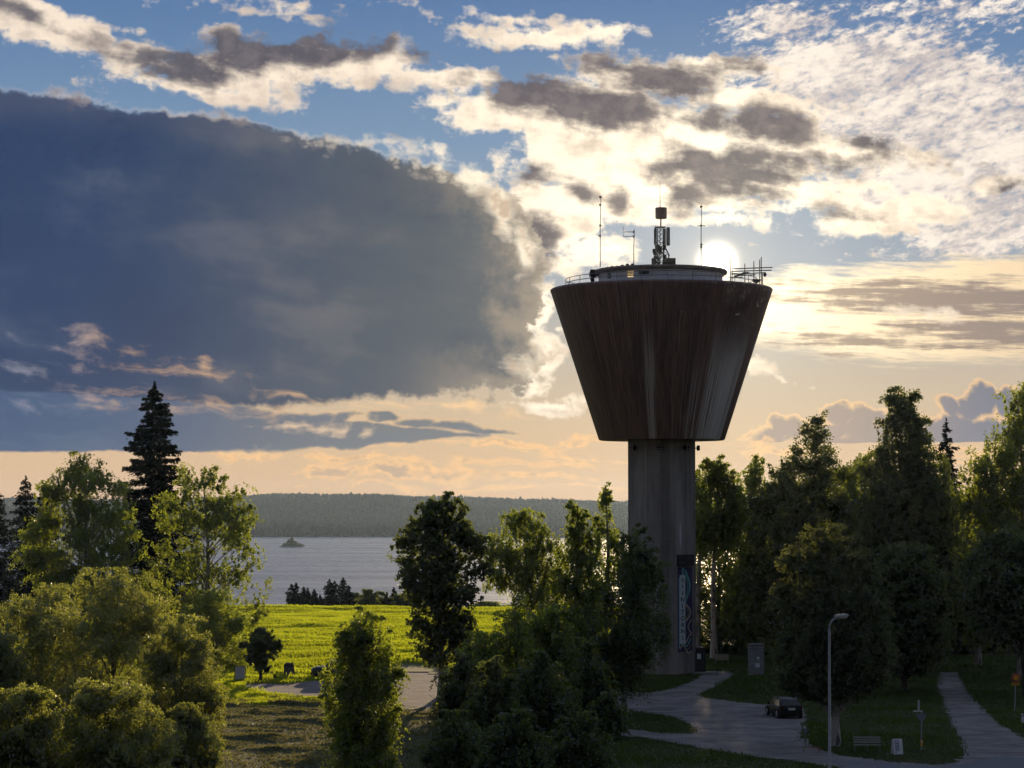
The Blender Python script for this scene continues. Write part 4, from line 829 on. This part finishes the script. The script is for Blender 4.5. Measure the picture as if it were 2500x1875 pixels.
drive = [(1240, 1672), (1380, 1684), (1490, 1689), (1580, 1693), (1640, 1682), (1690, 1664), (1722, 1644), (1740, 1639), (1780, 1640), (1790, 1646), (1775, 1660), (1735, 1682), (1706, 1697), (1722, 1704), (1800, 1714), (1885, 1722), (1965, 1730),
         (1968, 1770), (1956, 1795), (1962, 1812), (2000, 1830), (2060, 1846), (2120, 1853), (2200, 1862), (2290, 1868), (2338, 1861), (2354, 1843), (2352, 1822), (2335, 1790), (2312, 1742), (2292, 1690), (2288, 1660), (2296, 1642), (2340, 1642), (2362, 1690), (2402, 1734), (2440, 1768), (2502, 1806), (2700, 1840), (2720, 2010), (2300, 2010), (2040, 1873), (1930, 1858), (1800, 1842), (1660, 1817), (1580, 1802), (1440, 1792), (1440, 1776), (1555, 1783), (1640, 1792), (1690, 1793), (1706, 1786), (1690, 1773), (1650, 1752), (1600, 1744), (1530, 1734), (1440, 1722), (1240, 1705)]
o, DRIVE = sheet('gravel_road', drive, .024, GRAVEL)
car_park = [(585, 1672), (640, 1668), (700, 1670), (770, 1662), (860, 1650), (940, 1634), (985, 1626), (1040, 1628), (1100, 1640), (1180, 1655), (1242, 1671), (1242, 1706), (1150, 1700), (1085, 1704), (1060, 1722), (1050, 1742), (1000, 1736), (940, 1725), (880, 1722), (800, 1712), (740, 1703), (660, 1692), (600, 1682)]
o, PARKS = sheet('gravel_car_park', car_park, .020, GRAVEL)
o, LANE = sheet('asphalt_lane', [(2030, 1858), (2120, 1859), (2290, 1872), (2360, 1866), (2420, 1850), (2520, 1850), (2700, 1880), (2700, 2000), (2250, 2000)], .030, ASPH)

def inside(x, y, poly):
    r = np.zeros(len(x), bool); n = len(poly); j = n - 1
    for i in range(n):
        xi, yi = poly[i]; xj, yj = poly[j]; c = ((yi > y) != (yj > y)) & (x < (xj - xi) * (y - yi) / (yj - yi + 1e-12) + xi); r ^= c; j = i
    return r
def hash_noise(x, y, s, seed):                          # smooth value noise for heights and growth
    x = x / s; y = y / s; xi = np.floor(x).astype(int); yi = np.floor(y).astype(int); fx, fy = x - xi, y - yi
    fx = fx * fx * (3 - 2 * fx); fy = fy * fy * (3 - 2 * fy)
    h = lambda a, b: np.modf(np.abs(np.sin(a * 127.1 + b * 311.7 + seed * 74.7) * 43758.5453))[0]
    return (h(xi, yi) * (1 - fx) + h(xi + 1, yi) * fx) * (1 - fy) + (h(xi, yi + 1) * (1 - fx) + h(xi + 1, yi + 1) * fx) * fy
def blades(name, x, y, z, hgt, wid, mat, label, cat, rng, tint=None, lean=.35):
    n = len(x); a = rng.random(n) * PI; b = np.stack([x, y, z], 1); w = np.stack([np.cos(a), np.sin(a) * .5, np.zeros(n)], 1) * (wid * rng.uniform(.6, 1.4, n))[:, None] / 2
    tip = b + np.stack([rng.normal(size=n) * lean * hgt, rng.normal(size=n) * lean * hgt, hgt], 1)
    V = np.stack([b - w, b + w, tip + w * .35, tip - w * .35], 1).reshape(-1, 3)
    o = np_mesh(name, V, np.arange(4 * n).reshape(-1, 4), mat, tint=np.clip(rng.random(n) * .4 + .3 * hash_noise(x, y, 2.5, 3) + .4 * hash_noise(x * .6, y, 11, 4) - .05, 0, 1) if tint is None else tint); tag(o, label, cat, kind='stuff'); return o
roads = (DRIVE, PARKS, LANE)
def scatter(rng, n, x0, x1, y0, y1, margin=25, wedge=True):
    y = y0 + (y1 - y0) * rng.random(n); x = x0 + (x1 - x0) * rng.random(n)
    if wedge: k = np.abs(x) < y * .212 + 4; x, y = x[k], y[k]
    for p in roads:
        k = ~inside(x + rng.normal(size=len(x)) * .22, y + rng.normal(size=len(x)) * .45, p); x, y = x[k], y[k]
    return x, y
# the bright field on the hill
rng = np.random.default_rng(70)
fx = lambda px, D: P(px, 1240, D).x
def field_front(x): return 224 + 10 * sstep(x, -28, -6) + 3 * np.sin(x * .4)
FT = plain('field_soil', (.11, .13, .02), (.08, .085, .025), .8, .95)
v, q = grid(np.linspace(-62, 22, 60), np.linspace(222, 384, 60), lambda X, Y: land(X, Y) + .05 + .35 * hash_noise(X, Y, 9, 1) * sstep(Y, 228, 250)); fr_ok = lambda X, Y: (Y > field_front(X)) & ((X < 7) | (Y > 268))
k = fr_ok(v[q[:, 0], 0], v[q[:, 0], 1] + 2)
tag(np_mesh('field', v, q[k], FT, smooth=True), kind='structure')
x, y = scatter(rng, 330000, -62, 22, 224, 384); k = fr_ok(x, y); x, y = x[k], y[k]
row = hash_noise(x * .45 + y * .1, y, 7.0, 5) * .55 + hash_noise(x * .5, y, 2.6, 6) * .45
z = land(x, y) + .05 + .35 * hash_noise(x, y, 9, 1) * sstep(y, 228, 250); h = (.10 + .75 * row ** 1.8) * rng.uniform(.7, 1.3, len(x))
blades('field_grass', x, y, z, h, .14, GRASSB, 'bright yellow green grass of the sunlit field', 'grass', rng)
# verge between car park and field, lawns by the roads
x, y = scatter(rng, 60000, -34, -4, 196, 236); k = y < field_front(x) + 2; x, y = x[k], y[k]
blades('verge_grass', x, y, np.full(len(x), 0.0), .12 + .4 * hash_noise(x, y, 1.8, 8) ** 2, .09, GRASSB, 'uneven grass along the edge of the gravel car park', 'grass', rng)
x, y = scatter(rng, 260000, -4, 56, 138, 262)
patch = hash_noise(x, y, 3.5, 11)
blades('lawn_grass', x, y, np.full(len(x), 0.0), (.05 + .20 * patch ** 2) * rng.uniform(.6, 1.4, len(x)), .07, LAWNB, 'short dark lawn around the gravel drive', 'grass', rng)
# mown meadow with windrows of hay in the foreground
def hay_h(X, Y):
    w = X * .18 + Y; a = hash_noise(X, w * 2.2, 3.2, 21); b = hash_noise(X, Y, 1.1, 22); c_ = hash_noise(X, Y, .45, 23)
    return .03 + .50 * np.clip(a - .45, 0, 1) ** 1.3 * (.5 + b) + .10 * b * c_
MX, MY = (-36, 2), (143, 204.5)
t = MT('mown_meadow'); f1 = t.noise(.8, 6, .65); f2 = t.noise(9, 5, .7, (1, .6, 1))
MEAD = t.bsdf(t.mix(t.step(f1, .35, .65), t.mix(t.step(f2, .3, .7), (.030, .040, .013), (.070, .076, .028)), (.055, .062, .021)), .95, 0, t.bump(f2, .8, .08))
def mead_ok(x, y): return y < np.interp(x, [-36, -22, -16, -10, -4, 2], [206, 206, 204, 197, 190, 186])
v, q = grid(np.linspace(*MX, 190), np.linspace(*MY, 240), hay_h); k = mead_ok(v[q[:, 0], 0], v[q[:, 0], 1])
tag(np_mesh('mown_meadow', v, q[k], MEAD, smooth=True), kind='structure')
x, y = scatter(rng, 210000, *MX, *MY); k = mead_ok(x, y); x, y = x[k], y[k]; hz = hay_h(x, y); k = rng.random(len(x)) < .25 + 2.6 * hz; x, y, hz = x[k], y[k], hz[k]
blades('mown_hay', x, y, hz - .02, rng.uniform(.05, .17, len(x)) * (.6 + 2.0 * hz), .10, HAYB, 'mown hay lying in uneven windrows', 'hay', rng, lean=1.1)

# ================================================================ cars, signs and other things
BLACKP = plain('black_car_paint', (.006, .006, .008), (.009, .009, .011), 2, .35, **{'Specular IOR Level': .25})
GREYP = plain('dark_grey_car_paint', (.03, .032, .038), (.04, .042, .05), 2, .25, .3, **{'Coat Weight': .6})
CARGL = plain('car_glass', (.012, .014, .018), (.02, .02, .025), 1, .06)
TYRE = plain('tyre_rubber', (.018, .018, .018), (.03, .03, .03), 8, .9)
ALLOY = plain('alloy_rim', (.45, .45, .47), (.35, .35, .37), 5, .3, .9)
REDL = plain('tail_lamp_red', (.09, .008, .008), (.07, .006, .006), 6, .2)
WHITE = plain('white_paint_board', (.70, .72, .76), (.62, .64, .68), 4, .6)
CHROME = plain('bright_trim', (.6, .6, .62), (.5, .5, .52), 4, .2, .9)
HEADL = plain('head_lamp_glass', (.5, .52, .55), (.4, .42, .45), 6, .12)
def car(label, loc, rz, paint, Lc, Wc, Hc, suv=False, rails=False):
    c = thing('parked_car', loc, label, 'car', rz); h = Lc / 2; w = Wc / 2
    wr, gc = (.36, .24) if suv else (.32, .19); hood = .64 * Hc if suv else .62 * Hc; belt = .60 * Hc
    # lower body: stations along x (front is +x), each a closed ring
    st = [(h, .42 * Hc, .82), (h - .06, hood * .88, .90), (h - .45, hood * .98, .97), (h - 1.05, hood * 1.03, 1.0), (h - 1.45, belt * 1.06, 1.0), (0, belt * 1.04, 1.0), (-h + .8, belt * 1.06, 1.0), (-h + .18, belt * 1.05, .96), (-h + .03, belt * .92, .92), (-h, .45 * Hc, .86)]
    mb = MB(); rings = []
    for x, zt, f in st:
        ww = w * f; rings.append([(x, -ww * .93, gc), (x, -ww, gc + .12), (x, -ww, zt * .72), (x, -ww * .96, zt * .93), (x, -ww * .86, zt), (x, ww * .86, zt), (x, ww * .96, zt * .93), (x, ww, zt * .72), (x, ww, gc + .12), (x, ww * .93, gc)])
    vs = [p for r in rings for p in r]; n = 10; fs = []
    for i in range(len(st) - 1): fs += [(i * n + k, i * n + (k + 1) % n, (i + 1) * n + (k + 1) % n, (i + 1) * n + k) for k in range(n)]
    fs += [tuple(range(n)), tuple(range((len(st) - 1) * n, len(st) * n))[::-1]]; mb.add(vs, fs, True)
    # cabin
    cab = [(h - 1.15, belt * 1.0, .92, .0), (h - 1.75, Hc * .955, .76, 1), (h - 2.3, Hc, .76, 1), (-h + 1.1, Hc * .985, .75, 1), (-h + (.42 if suv else .55), Hc * .93, .73, 1), (-h + .10, belt * 1.0, .90, 0)]
    vs = []
    for x, z, f, _ in cab: vs += [(x, -w * .90, belt * .98), (x, -w * f, z - .05), (x, -w * f * .9, z), (x, w * f * .9, z), (x, w * f, z - .05), (x, w * .90, belt * .98)]
    n = 6; fs = []
    for i in range(len(cab) - 1): fs += [(i * n + k, i * n + k + 1, (i + 1) * n + k + 1, (i + 1) * n + k) for k in range(5)]
    mb.add(vs, fs, True); body = mb.build('body', paint, c)
    def panel(name, pts, mat, out, parent=None):
        pts = [Vector(p) for p in pts]; nrm = (pts[1] - pts[0]).cross(pts[2] - pts[0]).normalized(); 
        if nrm.dot(sum(pts, Vector()) / len(pts) - Vector((0, 0, Hc * .55))) < 0: nrm.negate()
        k = len(pts); vs = [p - nrm * .02 for p in pts] + [p + nrm * out for p in pts]
        return MB().add(vs, [tuple(range(k)), tuple(range(k, 2 * k))] + [(i, (i + 1) % k, k + (i + 1) % k, k + i) for i in range(k)]).build(name, mat, parent or c)
    def lerp(a, b, t): return tuple(p + (q - p) * t for p, q in zip(a, b))
    for s, nm in ((-1, 1), (1, 1)):
        def side(x0, x1, x2, x3):                         # side window between two stations
            lo = lambda x: (x, s * w * .895, belt * 1.03)
            hi = lambda x: (x, s * w * .775, Hc * .915)
            return [lo(x0), lo(x1), hi(x3), hi(x2)]
        panel('side_window', side(h - 1.45, h - 2.25, h - 1.95, h - 2.28), CARGL, .012); panel('side_window', side(h - 2.35, h - 3.2, h - 2.37, h - 3.15), CARGL, .012)
        panel('side_window', side(h - 3.3, -h + .55, h - 3.25, -h + .85), CARGL, .012)
        m = MB().bbox((h - 1.55, s * (w + .10), belt * 1.08), (.14, .2, .14), .03).build('wing_mirror', paint, c)
        for x in (h - .86, -h + .82):
            tyre = MB().lathe([(wr * .6, -.10), (wr * .92, -.11), (wr, -.07), (wr, .07), (wr * .92, .11), (wr * .6, .10)], 28, c=(x, s * (w - .07), wr), axis='Y', caps=(False, False)).build('wheel', TYRE, c)
            mb = MB(); yy = s * (w + .025)
            for k in range(5): a = k * 2 * PI / 5 + .3; mb.tube([(x, yy, wr), (x + math.cos(a) * wr * .6, yy + s * .01, wr + math.sin(a) * wr * .6)], [.055, .035], 6)
            mb.lathe([(wr * .58, -.03), (wr * .66, -.03), (wr * .66, .03), (wr * .58, .03)], 28, c=(x, yy, wr), axis='Y', caps=(False, False)); mb.build('rim', ALLOY, tyre)
            mb = MB(); arc = [(x + (wr + .07) * math.cos(a), s * (w + .012), wr + (wr + .07) * math.sin(a)) for a in np.linspace(-.15, PI + .15, 14)]; mb.tube(arc, .045, 6).build('wheel_arch', TYRE if suv else paint, c)
            MB().lathe([(.02, -.09), (wr + .05, -.09), (wr + .05, .0), (.02, .0)], 24, c=(x, s * (w - .02), wr + .02), axis='Y').build('wheel_well', TYRE, c)
        MB().bbox((-h + .03, s * w * .80, belt * .90), (.10, .17, .26), .03).build('tail_lamp', REDL, c); MB().bbox((h - .12, s * w * .74, hood * .80), (.16, .34, .16), .04).build('headlight', HEADL, c)
        if rails: MB().tube([(h - 2.0, s * w * .70, Hc - .02), (h - 2.2, s * w * .70, Hc + .06), (-h + 1.1, s * w * .69, Hc + .05), (-h + .9, s * w * .69, Hc - .03)], .02, 6).build('roof_rail', CHROME, c)
    panel('windscreen', [(h - 1.24, -w * .80, belt * 1.07), (h - 1.24, w * .80, belt * 1.07), (h - 1.70, w * .68, Hc * .93), (h - 1.70, -w * .68, Hc * .93)], CARGL, .012)
    r0, r1 = Vector((-h + .12, 0, belt * 1.06)), Vector((-h + (.40 if suv else .52), 0, Hc * .91)); panel('rear_window', [(r0.x, -w * .74, r0.z), (r0.x, w * .74, r0.z), (r1.x, w * .64, r1.z), (r1.x, -w * .64, r1.z)], CARGL, .03)
    MB().bbox((-h + .02, 0, gc + .25), (.16, Wc * .92, .26), .05).build('rear_bumper', TYRE if suv else paint, c); MB().bbox((h - .03, 0, gc + .22), (.16, Wc * .84, .26), .05).build('front_bumper', TYRE if suv else paint, c)
    MB().bbox((h + .0, 0, hood * .72), (.06, Wc * .42, .16), .02).build('grille', TYRE, c)
    MB().box((-h - .025, 0, belt * .80), (.02, .52, .12)).build('number_plate', WHITE, c); MB().bbox((-h - .005, 0, belt * .95), (.05, .62, .045), .01).build('tailgate_trim', CHROME, c)
    return c
p = G(1918, 1754); car('black hatchback parked nose away beside the gravel drive', (p.x, p.y + 1.4, .03), math.radians(90 + 10), BLACKP, 4.35, 1.80, 1.48, rails=True)
p = G(819, 1659); car('dark off road car nosing out behind the young weeping birch', (p.x, p.y + .9, .03), math.radians(180), GREYP, 4.5, 1.86, 1.74, suv=True)

# info board, standing stone and pillar
WOODD = plain('dark_board_frame', (.04, .035, .035), (.025, .022, .022), 5, .7)
def img_h(p, py): return (P(0, 1240, p.y).z - 0) - (py - 1240) * p.y / F      # height over the ground of a photo row at p's distance
p = G(586, 1664); b = thing('info_board', (p.x, p.y, 0), 'white framed info board on two legs at the edge of the car park', 'info board'); sc = p.y / F
z0, z1, wd = img_h(p, 1658), img_h(p, 1624), 25 * sc
MB().box((0, 0, (z0 + z1) / 2), (wd - .12, .04, z1 - z0 - .10)).build('panel', WHITE, b)
mb = MB()
for s in (-1, 1): mb.bbox((s * wd / 2, 0, z1 / 2 + .02), (.09, .09, z1 + .04), .01)
for z in (z0, z1): mb.bbox((0, 0, z), (wd - .095, .085, .07), .01)
mb.build('frame', WOODD, b)
t = MT('standing_stone'); f1 = t.noise(1.6, 7, .7); STONE = t.bsdf(t.mix(t.step(f1, .35, .65), (.10, .09, .085), (.04, .036, .036)), .9, 0, t.bump(f1, .9, .12))
p = G(706, 1655); s_ = thing('standing_stone', (p.x, p.y, 0), 'dark standing memorial stone with a broad foot beside the car park', 'stone')
rr_ = random.Random(8); vs, fs = [], []; n = 14; Hs = img_h(p, 1616)
for (z, wx, wy) in ((-.05, .72, .5), (.12, .68, .46), (.35, .58, .40), (.8, .52, .36), (1.2, .50, .34), (Hs - .25, .48, .32), (Hs - .06, .40, .28), (Hs, .20, .15)):
    for k in range(n): a = 2 * PI * k / n; q = (abs(math.cos(a)) ** 4 + abs(math.sin(a)) ** 4) ** -.25; e = rr_.uniform(.93, 1.07); vs.append((math.cos(a) * wx * q * e * .9 - (.05 if z > 1 else 0), math.sin(a) * wy * q * e * .9, z + rr_.uniform(-.03, .03)))
for i in range(7): fs += [(i * n + k, i * n + (k + 1) % n, (i + 1) * n + (k + 1) % n, (i + 1) * n + k) for k in range(n)]
fs.append(tuple(range(7 * n, 8 * n))); MB().add(vs, fs).build('stone', STONE, s_); MB().bbox((.12, -.36, .62), (.5, .06, .66), .02).build('plaque', plain('plaque', (.16, .15, .15), (.11, .1, .1), 6, .6), s_)

t = MT('pillar_blocks'); br = t.n('ShaderNodeTexBrick'); br.inputs['Scale'].default_value = 1.0; br.inputs['Brick Width'].default_value = .42; br.inputs['Row Height'].default_value = .21; br.inputs['Mortar Size'].default_value = .018
br.inputs['Color1'].default_value = (.36, .34, .35, 1); br.inputs['Color2'].default_value = (.26, .25, .26, 1); br.inputs['Mortar'].default_value = (.10, .095, .10, 1)
mp = t.n('ShaderNodeMapping'); mp.inputs['Rotation'].default_value = (PI / 2, 0, 0); t.t.links.new(t.coord(), mp.inputs[0]); t.t.links.new(mp.outputs[0], br.inputs['Vector']); PILL = t.bsdf(br.outputs[0], .9)
p = G(1846, 1648); q = thing('stone_pillar', (p.x, p.y, 0), 'grey stone block pillar with paper notices half under the sallow', 'pillar'); Hs = img_h(p, 1574); wd = 36 * p.y / F
MB().bbox((0, 0, Hs / 2), (wd, wd * .8, Hs), .05).build('shaft', PILL, q); MB().bbox((0, 0, Hs + .08), (wd * 1.1, wd * .9, .16), .04).build('cap', UND, q)
MB().box((.08, -wd * .4 - .012, .95), (.42, .02, .40)).build('notice', WHITE, q); MB().box((.14, -wd * .4 - .012, 1.62), (.28, .02, .22)).build('notice', WHITE, q)

# benches
PALEW = plain('weathered_wood', (.34, .31, .27), (.24, .22, .19), 6, .8, sc=(1, 8, 8)); POSTM = plain('bench_steel', (.22, .21, .19), (.16, .15, .14), 5, .6)
def bench(label, px, py, wpx, rz):
    p = G(px, py); wd = wpx * p.y / F; b = thing('park_bench', (p.x, p.y, 0), label, 'bench', rz, group='benches')
    mb = MB()
    for k in range(3): mb.bbox((0, -.22 + k * .15, .46), (wd, .12, .045), .01)
    mb.build('seat', PALEW, b); mb = MB()
    for k in range(3): mb.bbox((0, .24 + k * .035, .62 + k * .15), (wd, .04, .11), .01, rx=-.22)
    mb.build('backrest', PALEW, b)
    for s in (-1, 0, 1):
        MB().tube([(s * wd * .46, -.24, 0), (s * wd * .46, -.22, .44)], .028, 6).tube([(s * wd * .46, .34, 0), (s * wd * .46, .20, .44), (s * wd * .46, .33, .98)], .028, 6).tube([(s * wd * .46, -.24, .43), (s * wd * .46, .22, .43)], .024, 6).tube([(s * wd * .46, -.24, .05), (s * wd * .46, .34, .05)], .02, 6).build('leg', POSTM, b)
    return b
bench('slatted bench on the lawn between lamp post and sandwich board', 2117, 1836, 66, math.radians(-6))
bench('pale slatted bench under the birch right of the tower', 1762, 1622, 34, math.radians(-4))

# street lamp
GALV = plain('galvanised_steel', (.40, .43, .46), (.30, .33, .36), 3, .5, .35)
Dl_ = 128.0; q = P(2023, 1515, Dl_); lz = q.z
lamp = thing('street_lamp', (q.x, Dl_, 0), 'tall grey street lamp with a curved arm on the lower edge', 'street lamp'); u_ = Dl_ / F
MB().tube([(0, 0, 0), (0, 0, 1.4), (0, 0, 1.45), (u_ * 1.5, 0, lz - .45)], [.10, .10, .085, .062], 12).build('pole', GALV, lamp)
arm = [(u_ * 1.5, 0, lz - .45)] + [(u_ * (1.5 + 20 * (1 - math.cos(a))), -.15 * math.sin(a), lz - .45 + (u_ * 28 - .0) * math.sin(a)) for a in np.linspace(.15, PI / 2, 8)] + [(u_ * 40, -.2, lz - .45 + u_ * 29)]
MB().tube(arm, .045, 10).build('arm', GALV, lamp); zl = lz - .45 + u_ * 31
hd = MB().bbox((u_ * 55, -.22, zl), (u_ * 33, .30, .17), .05, rx=0).build('lamp_head', plain('lamp_housing', (.50, .52, .55), (.42, .44, .47), 4, .5), lamp); hd.rotation_euler = (0, -math.radians(3), 0)
MB().bbox((u_ * 58, -.22, zl - .10), (u_ * 20, .22, .05), .02).build('lens', LENS, hd)

# sandwich board
p = G(2190, 1846); s_ = thing('sandwich_board', (p.x, p.y, 0), 'leaning white sandwich board with a dark framed emblem beside the bench', 'board', math.radians(12))
MB().bbox((0, -.18, .62), (.62, .03, .98), .01, rx=-.20).build('front_panel', WHITE, s_); MB().bbox((0, .22, .60), (.62, .03, .98), .01, rx=.24).build('back_panel', WHITE, s_)
INKB = plain('emblem_blue', (.03, .045, .12), (.04, .05, .13), 4, .7); mb = MB(); Rm = Matrix.Rotation(-.20, 3, 'X')
for (x, z, a, b) in ((-.16, .05, .035, .62), (.04, .05, .035, .62), (-.06, .36, .235, .035), (-.06, -.26, .235, .035), (-.06, .20, .09, .10), (-.06, .02, .09, .12), (-.06, -.14, .09, .08), (-.16, -.36, .10, .05)): mb.box(Vector((0, -.18, .62)) + Rm @ Vector((x, -.02, z)), (a, .012, b), rx=-.20)
mb.build('emblem', INKB, s_)
for s in (-1, 1): MB().tube([(s * .28, -.30, 0), (s * .28, -.24, .2)], .02, 6).tube([(s * .28, .36, 0), (s * .28, .31, .2)], .02, 6).build('leg', POSTM, s_)

# give way and street name post, seen from behind
def tri(w_, th=.03):                                     # a downward pointing triangle plate with rounded corners
    pts = []
    for cx_, cz_, a0 in ((-w_ * .44, 0, 90), (0, -w_ * .76, 210), (w_ * .44, 0, -30)):
        for k in range(5): a = math.radians(a0 + k * 30); pts.append((cx_ + .055 * w_ * math.cos(a), cz_ + .055 * w_ * math.sin(a)))
    n = len(pts); vs = [(x, -th / 2, z) for x, z in pts] + [(x, th / 2, z) for x, z in pts]
    return MB().add(vs, [tuple(range(n)), tuple(range(n, 2 * n))[::-1]] + [(i, (i + 1) % n, n + (i + 1) % n, n + i) for i in range(n)])
SIGNB = plain('sign_back_grey', (.20, .24, .26), (.15, .18, .20), 5, .5, .3)
YEL = plain('sign_yellow', (.75, .36, .03), (.65, .30, .02), 4, .5); REDS = plain('sign_red', (.42, .02, .02), (.34, .015, .015), 4, .5)
p = G(2250, 1833); sg = thing('road_sign', (p.x, p.y, 0), 'sign post with a grey triangle back, white name plate and yellow marker', 'road sign', group='road signs'); k_ = p.y / F
zt2 = img_h(p, 1733); MB().tube([(-.02, 0, 0), (.02, .0, zt2 - .1), (.03, 0, zt2 + .05)], .035, 8).build('post', GALV, sg)
MB().box((0, 0, .03), (.5, .5, .08)).build('foot', TYRE, sg)
o = tri(28 * k_).build('triangle_plate', SIGNB, sg); o.location = (.01, -.05, zt2 - .20); o.rotation_euler = (0, 0, .3)
MB().bbox((-.22, -.02, zt2), (24 * k_, .03, .10), .01).build('name_plate', WHITE, sg); MB().bbox((-.16, .03, zt2 + .38), (.04, .6, .66), .01).build('name_plate', WHITE, sg)
MB().bbox((.0, -.06, img_h(p, 1810)), (.15, .12, .40), .02).build('yellow_marker', YEL, sg); MB().bbox((.0, -.125, img_h(p, 1806)), (.10, .012, .10), .003).build('marker_label', WHITE, sg)
p = G(1966, 1822); sg = thing('road_sign', (p.x, p.y, 0), 'low triangle sign with two pale marker boards left of the lamp', 'road sign', group='road signs'); k_ = p.y / F
zt3 = img_h(p, 1772); MB().tube([(0, 0, 0), (0, 0, zt3)], .035, 8).build('post', SIGNB, sg); o = tri(19 * k_).build('triangle_plate', SIGNB, sg); o.location = (.02, .05, zt3 - .08)
MB().bbox((-.02, -.04, zt3 + .0), (.17, .10, .15), .03).build('post_cap', WHITE, sg)
for s in (-1, 1): MB().bbox((s * .15, -.02, .26), (.15, .03, .50), .01, rz=s * .2).build('marker_board', plain('pale_marker', (.46, .47, .46), (.38, .39, .38), 6, .7), sg)
p = G(2478, 1738); sg = thing('road_sign', (p.x, p.y, 0), 'round red and yellow no entry for vehicles sign with a yellow plate', 'road sign', group='road signs'); k_ = p.y / F
zc = img_h(p, 1652); MB().tube([(-.02, 0, 0), (.06, 0, zc + .1)], .033, 8).build('post', GALV, sg); R_ = 11.3 * k_
o = MB().lathe([(.01, .05), (R_ * .97, .05), (R_, .03), (R_ * .97, .01), (.01, .01)], 40, c=(.08, -.08, zc), axis='Y', caps=(False, False)).build('disc', REDS, sg)
MB().lathe([(R_ * .60, -.012), (.01, -.014)], 40, c=(.08, -.08, zc), axis='Y', caps=(False, False)).build('yellow_field', YEL, sg)
MB().lathe([(R_ * .93, .005), (R_ * .985, .005)], 40, c=(.08, -.08, zc), axis='Y', caps=(False, False)).build('rim_line', plain('rim_pale', (.55, .35, .33), (.5, .3, .3), 4, .5), sg)
pl = MB().bbox((.06, -.07, zc - R_ - 4.2 * k_), (20 * k_, .03, 6.4 * k_), .008).build('yellow_plate', YEL, sg); mb = MB()
for k in range(9): mb.box((.06 + (k - 4) * .055, -.09, zc - R_ - 4.2 * k_ + (.01 if k % 2 else -.01)), (.035, .008, .05 if k != 4 else .02))
mb.build('plate_lettering', INK, pl)
# mailbox at the right edge and a rusty cycle hoop on the gravel edge
p = G(2500, 1778); m_ = thing('mailbox', (p.x, p.y, 0), 'white mailbox on a post at the right edge', 'mailbox'); MB().tube([(0, 0, 0), (0, 0, .75)], .04, 8).build('post', WOODD, m_)
MB().bbox((.05, 0, .62), (.42, .34, .46), .05).build('box', WHITE, m_); MB().bbox((-.13, -.05, 1.0), (.14, .12, .12), .03).build('flag', WHITE, m_); MB().bbox((.05, 0, .875), (.46, .38, .05), .02).build('lid', SIGNB, m_)
p = G(1982, 1836); m_ = thing('cycle_rack', (p.x, p.y, 0), 'low rusty bent pipe rack lying at the gravel edge', 'rack', math.radians(-25)); RUSTP = plain('rusty_pipe', (.30, .15, .06), (.20, .09, .04), 8, .7)
for y in (-.12, .14): MB().tube([(-.55, y, 0), (-.55, y, .24), (-.48, y, .30), (.42, y, .30), (.5, y, .24), (.5, y, 0)], .025, 8).build('hoop', RUSTP, m_)
MB().tube([(-.55, -.12, .03), (-.55, .14, .03)], .02, 6).tube([(.5, -.12, .03), (.5, .14, .03)], .02, 6).build('foot_bar', RUSTP, m_)

# ================================================================ haze: the air between here and the far shore
hz = MB().box((0, 3650, 24.5), (6600, 8300, 133)).build('haze', bpy.data.materials.new('haze'), None); tag(hz, kind='stuff')
hm = hz.data.materials[0]; hm.use_nodes = True; ht = hm.node_tree; ht.nodes.clear(); pv = ht.nodes.new('ShaderNodeVolumePrincipled'); pv.inputs['Density'].default_value = HAZE; pv.inputs['Color'].default_value = (.54, .74, 1.0, 1); pv.inputs['Anisotropy'].default_value = .25
ho = ht.nodes.new('ShaderNodeOutputMaterial'); pg = ht.nodes.new('ShaderNodeVolumePrincipled'); pg.inputs['Density'].default_value = 9e-7; pg.inputs['Color'].default_value = (1.0, .9, .75, 1); pg.inputs['Anisotropy'].default_value = .96     # the few large droplets that make the aureole
pa = ht.nodes.new('ShaderNodeAddShader'); ht.links.new(pv.outputs[0], pa.inputs[0]); ht.links.new(pg.outputs[0], pa.inputs[1]); ht.links.new(pa.outputs[0], ho.inputs['Volume'])
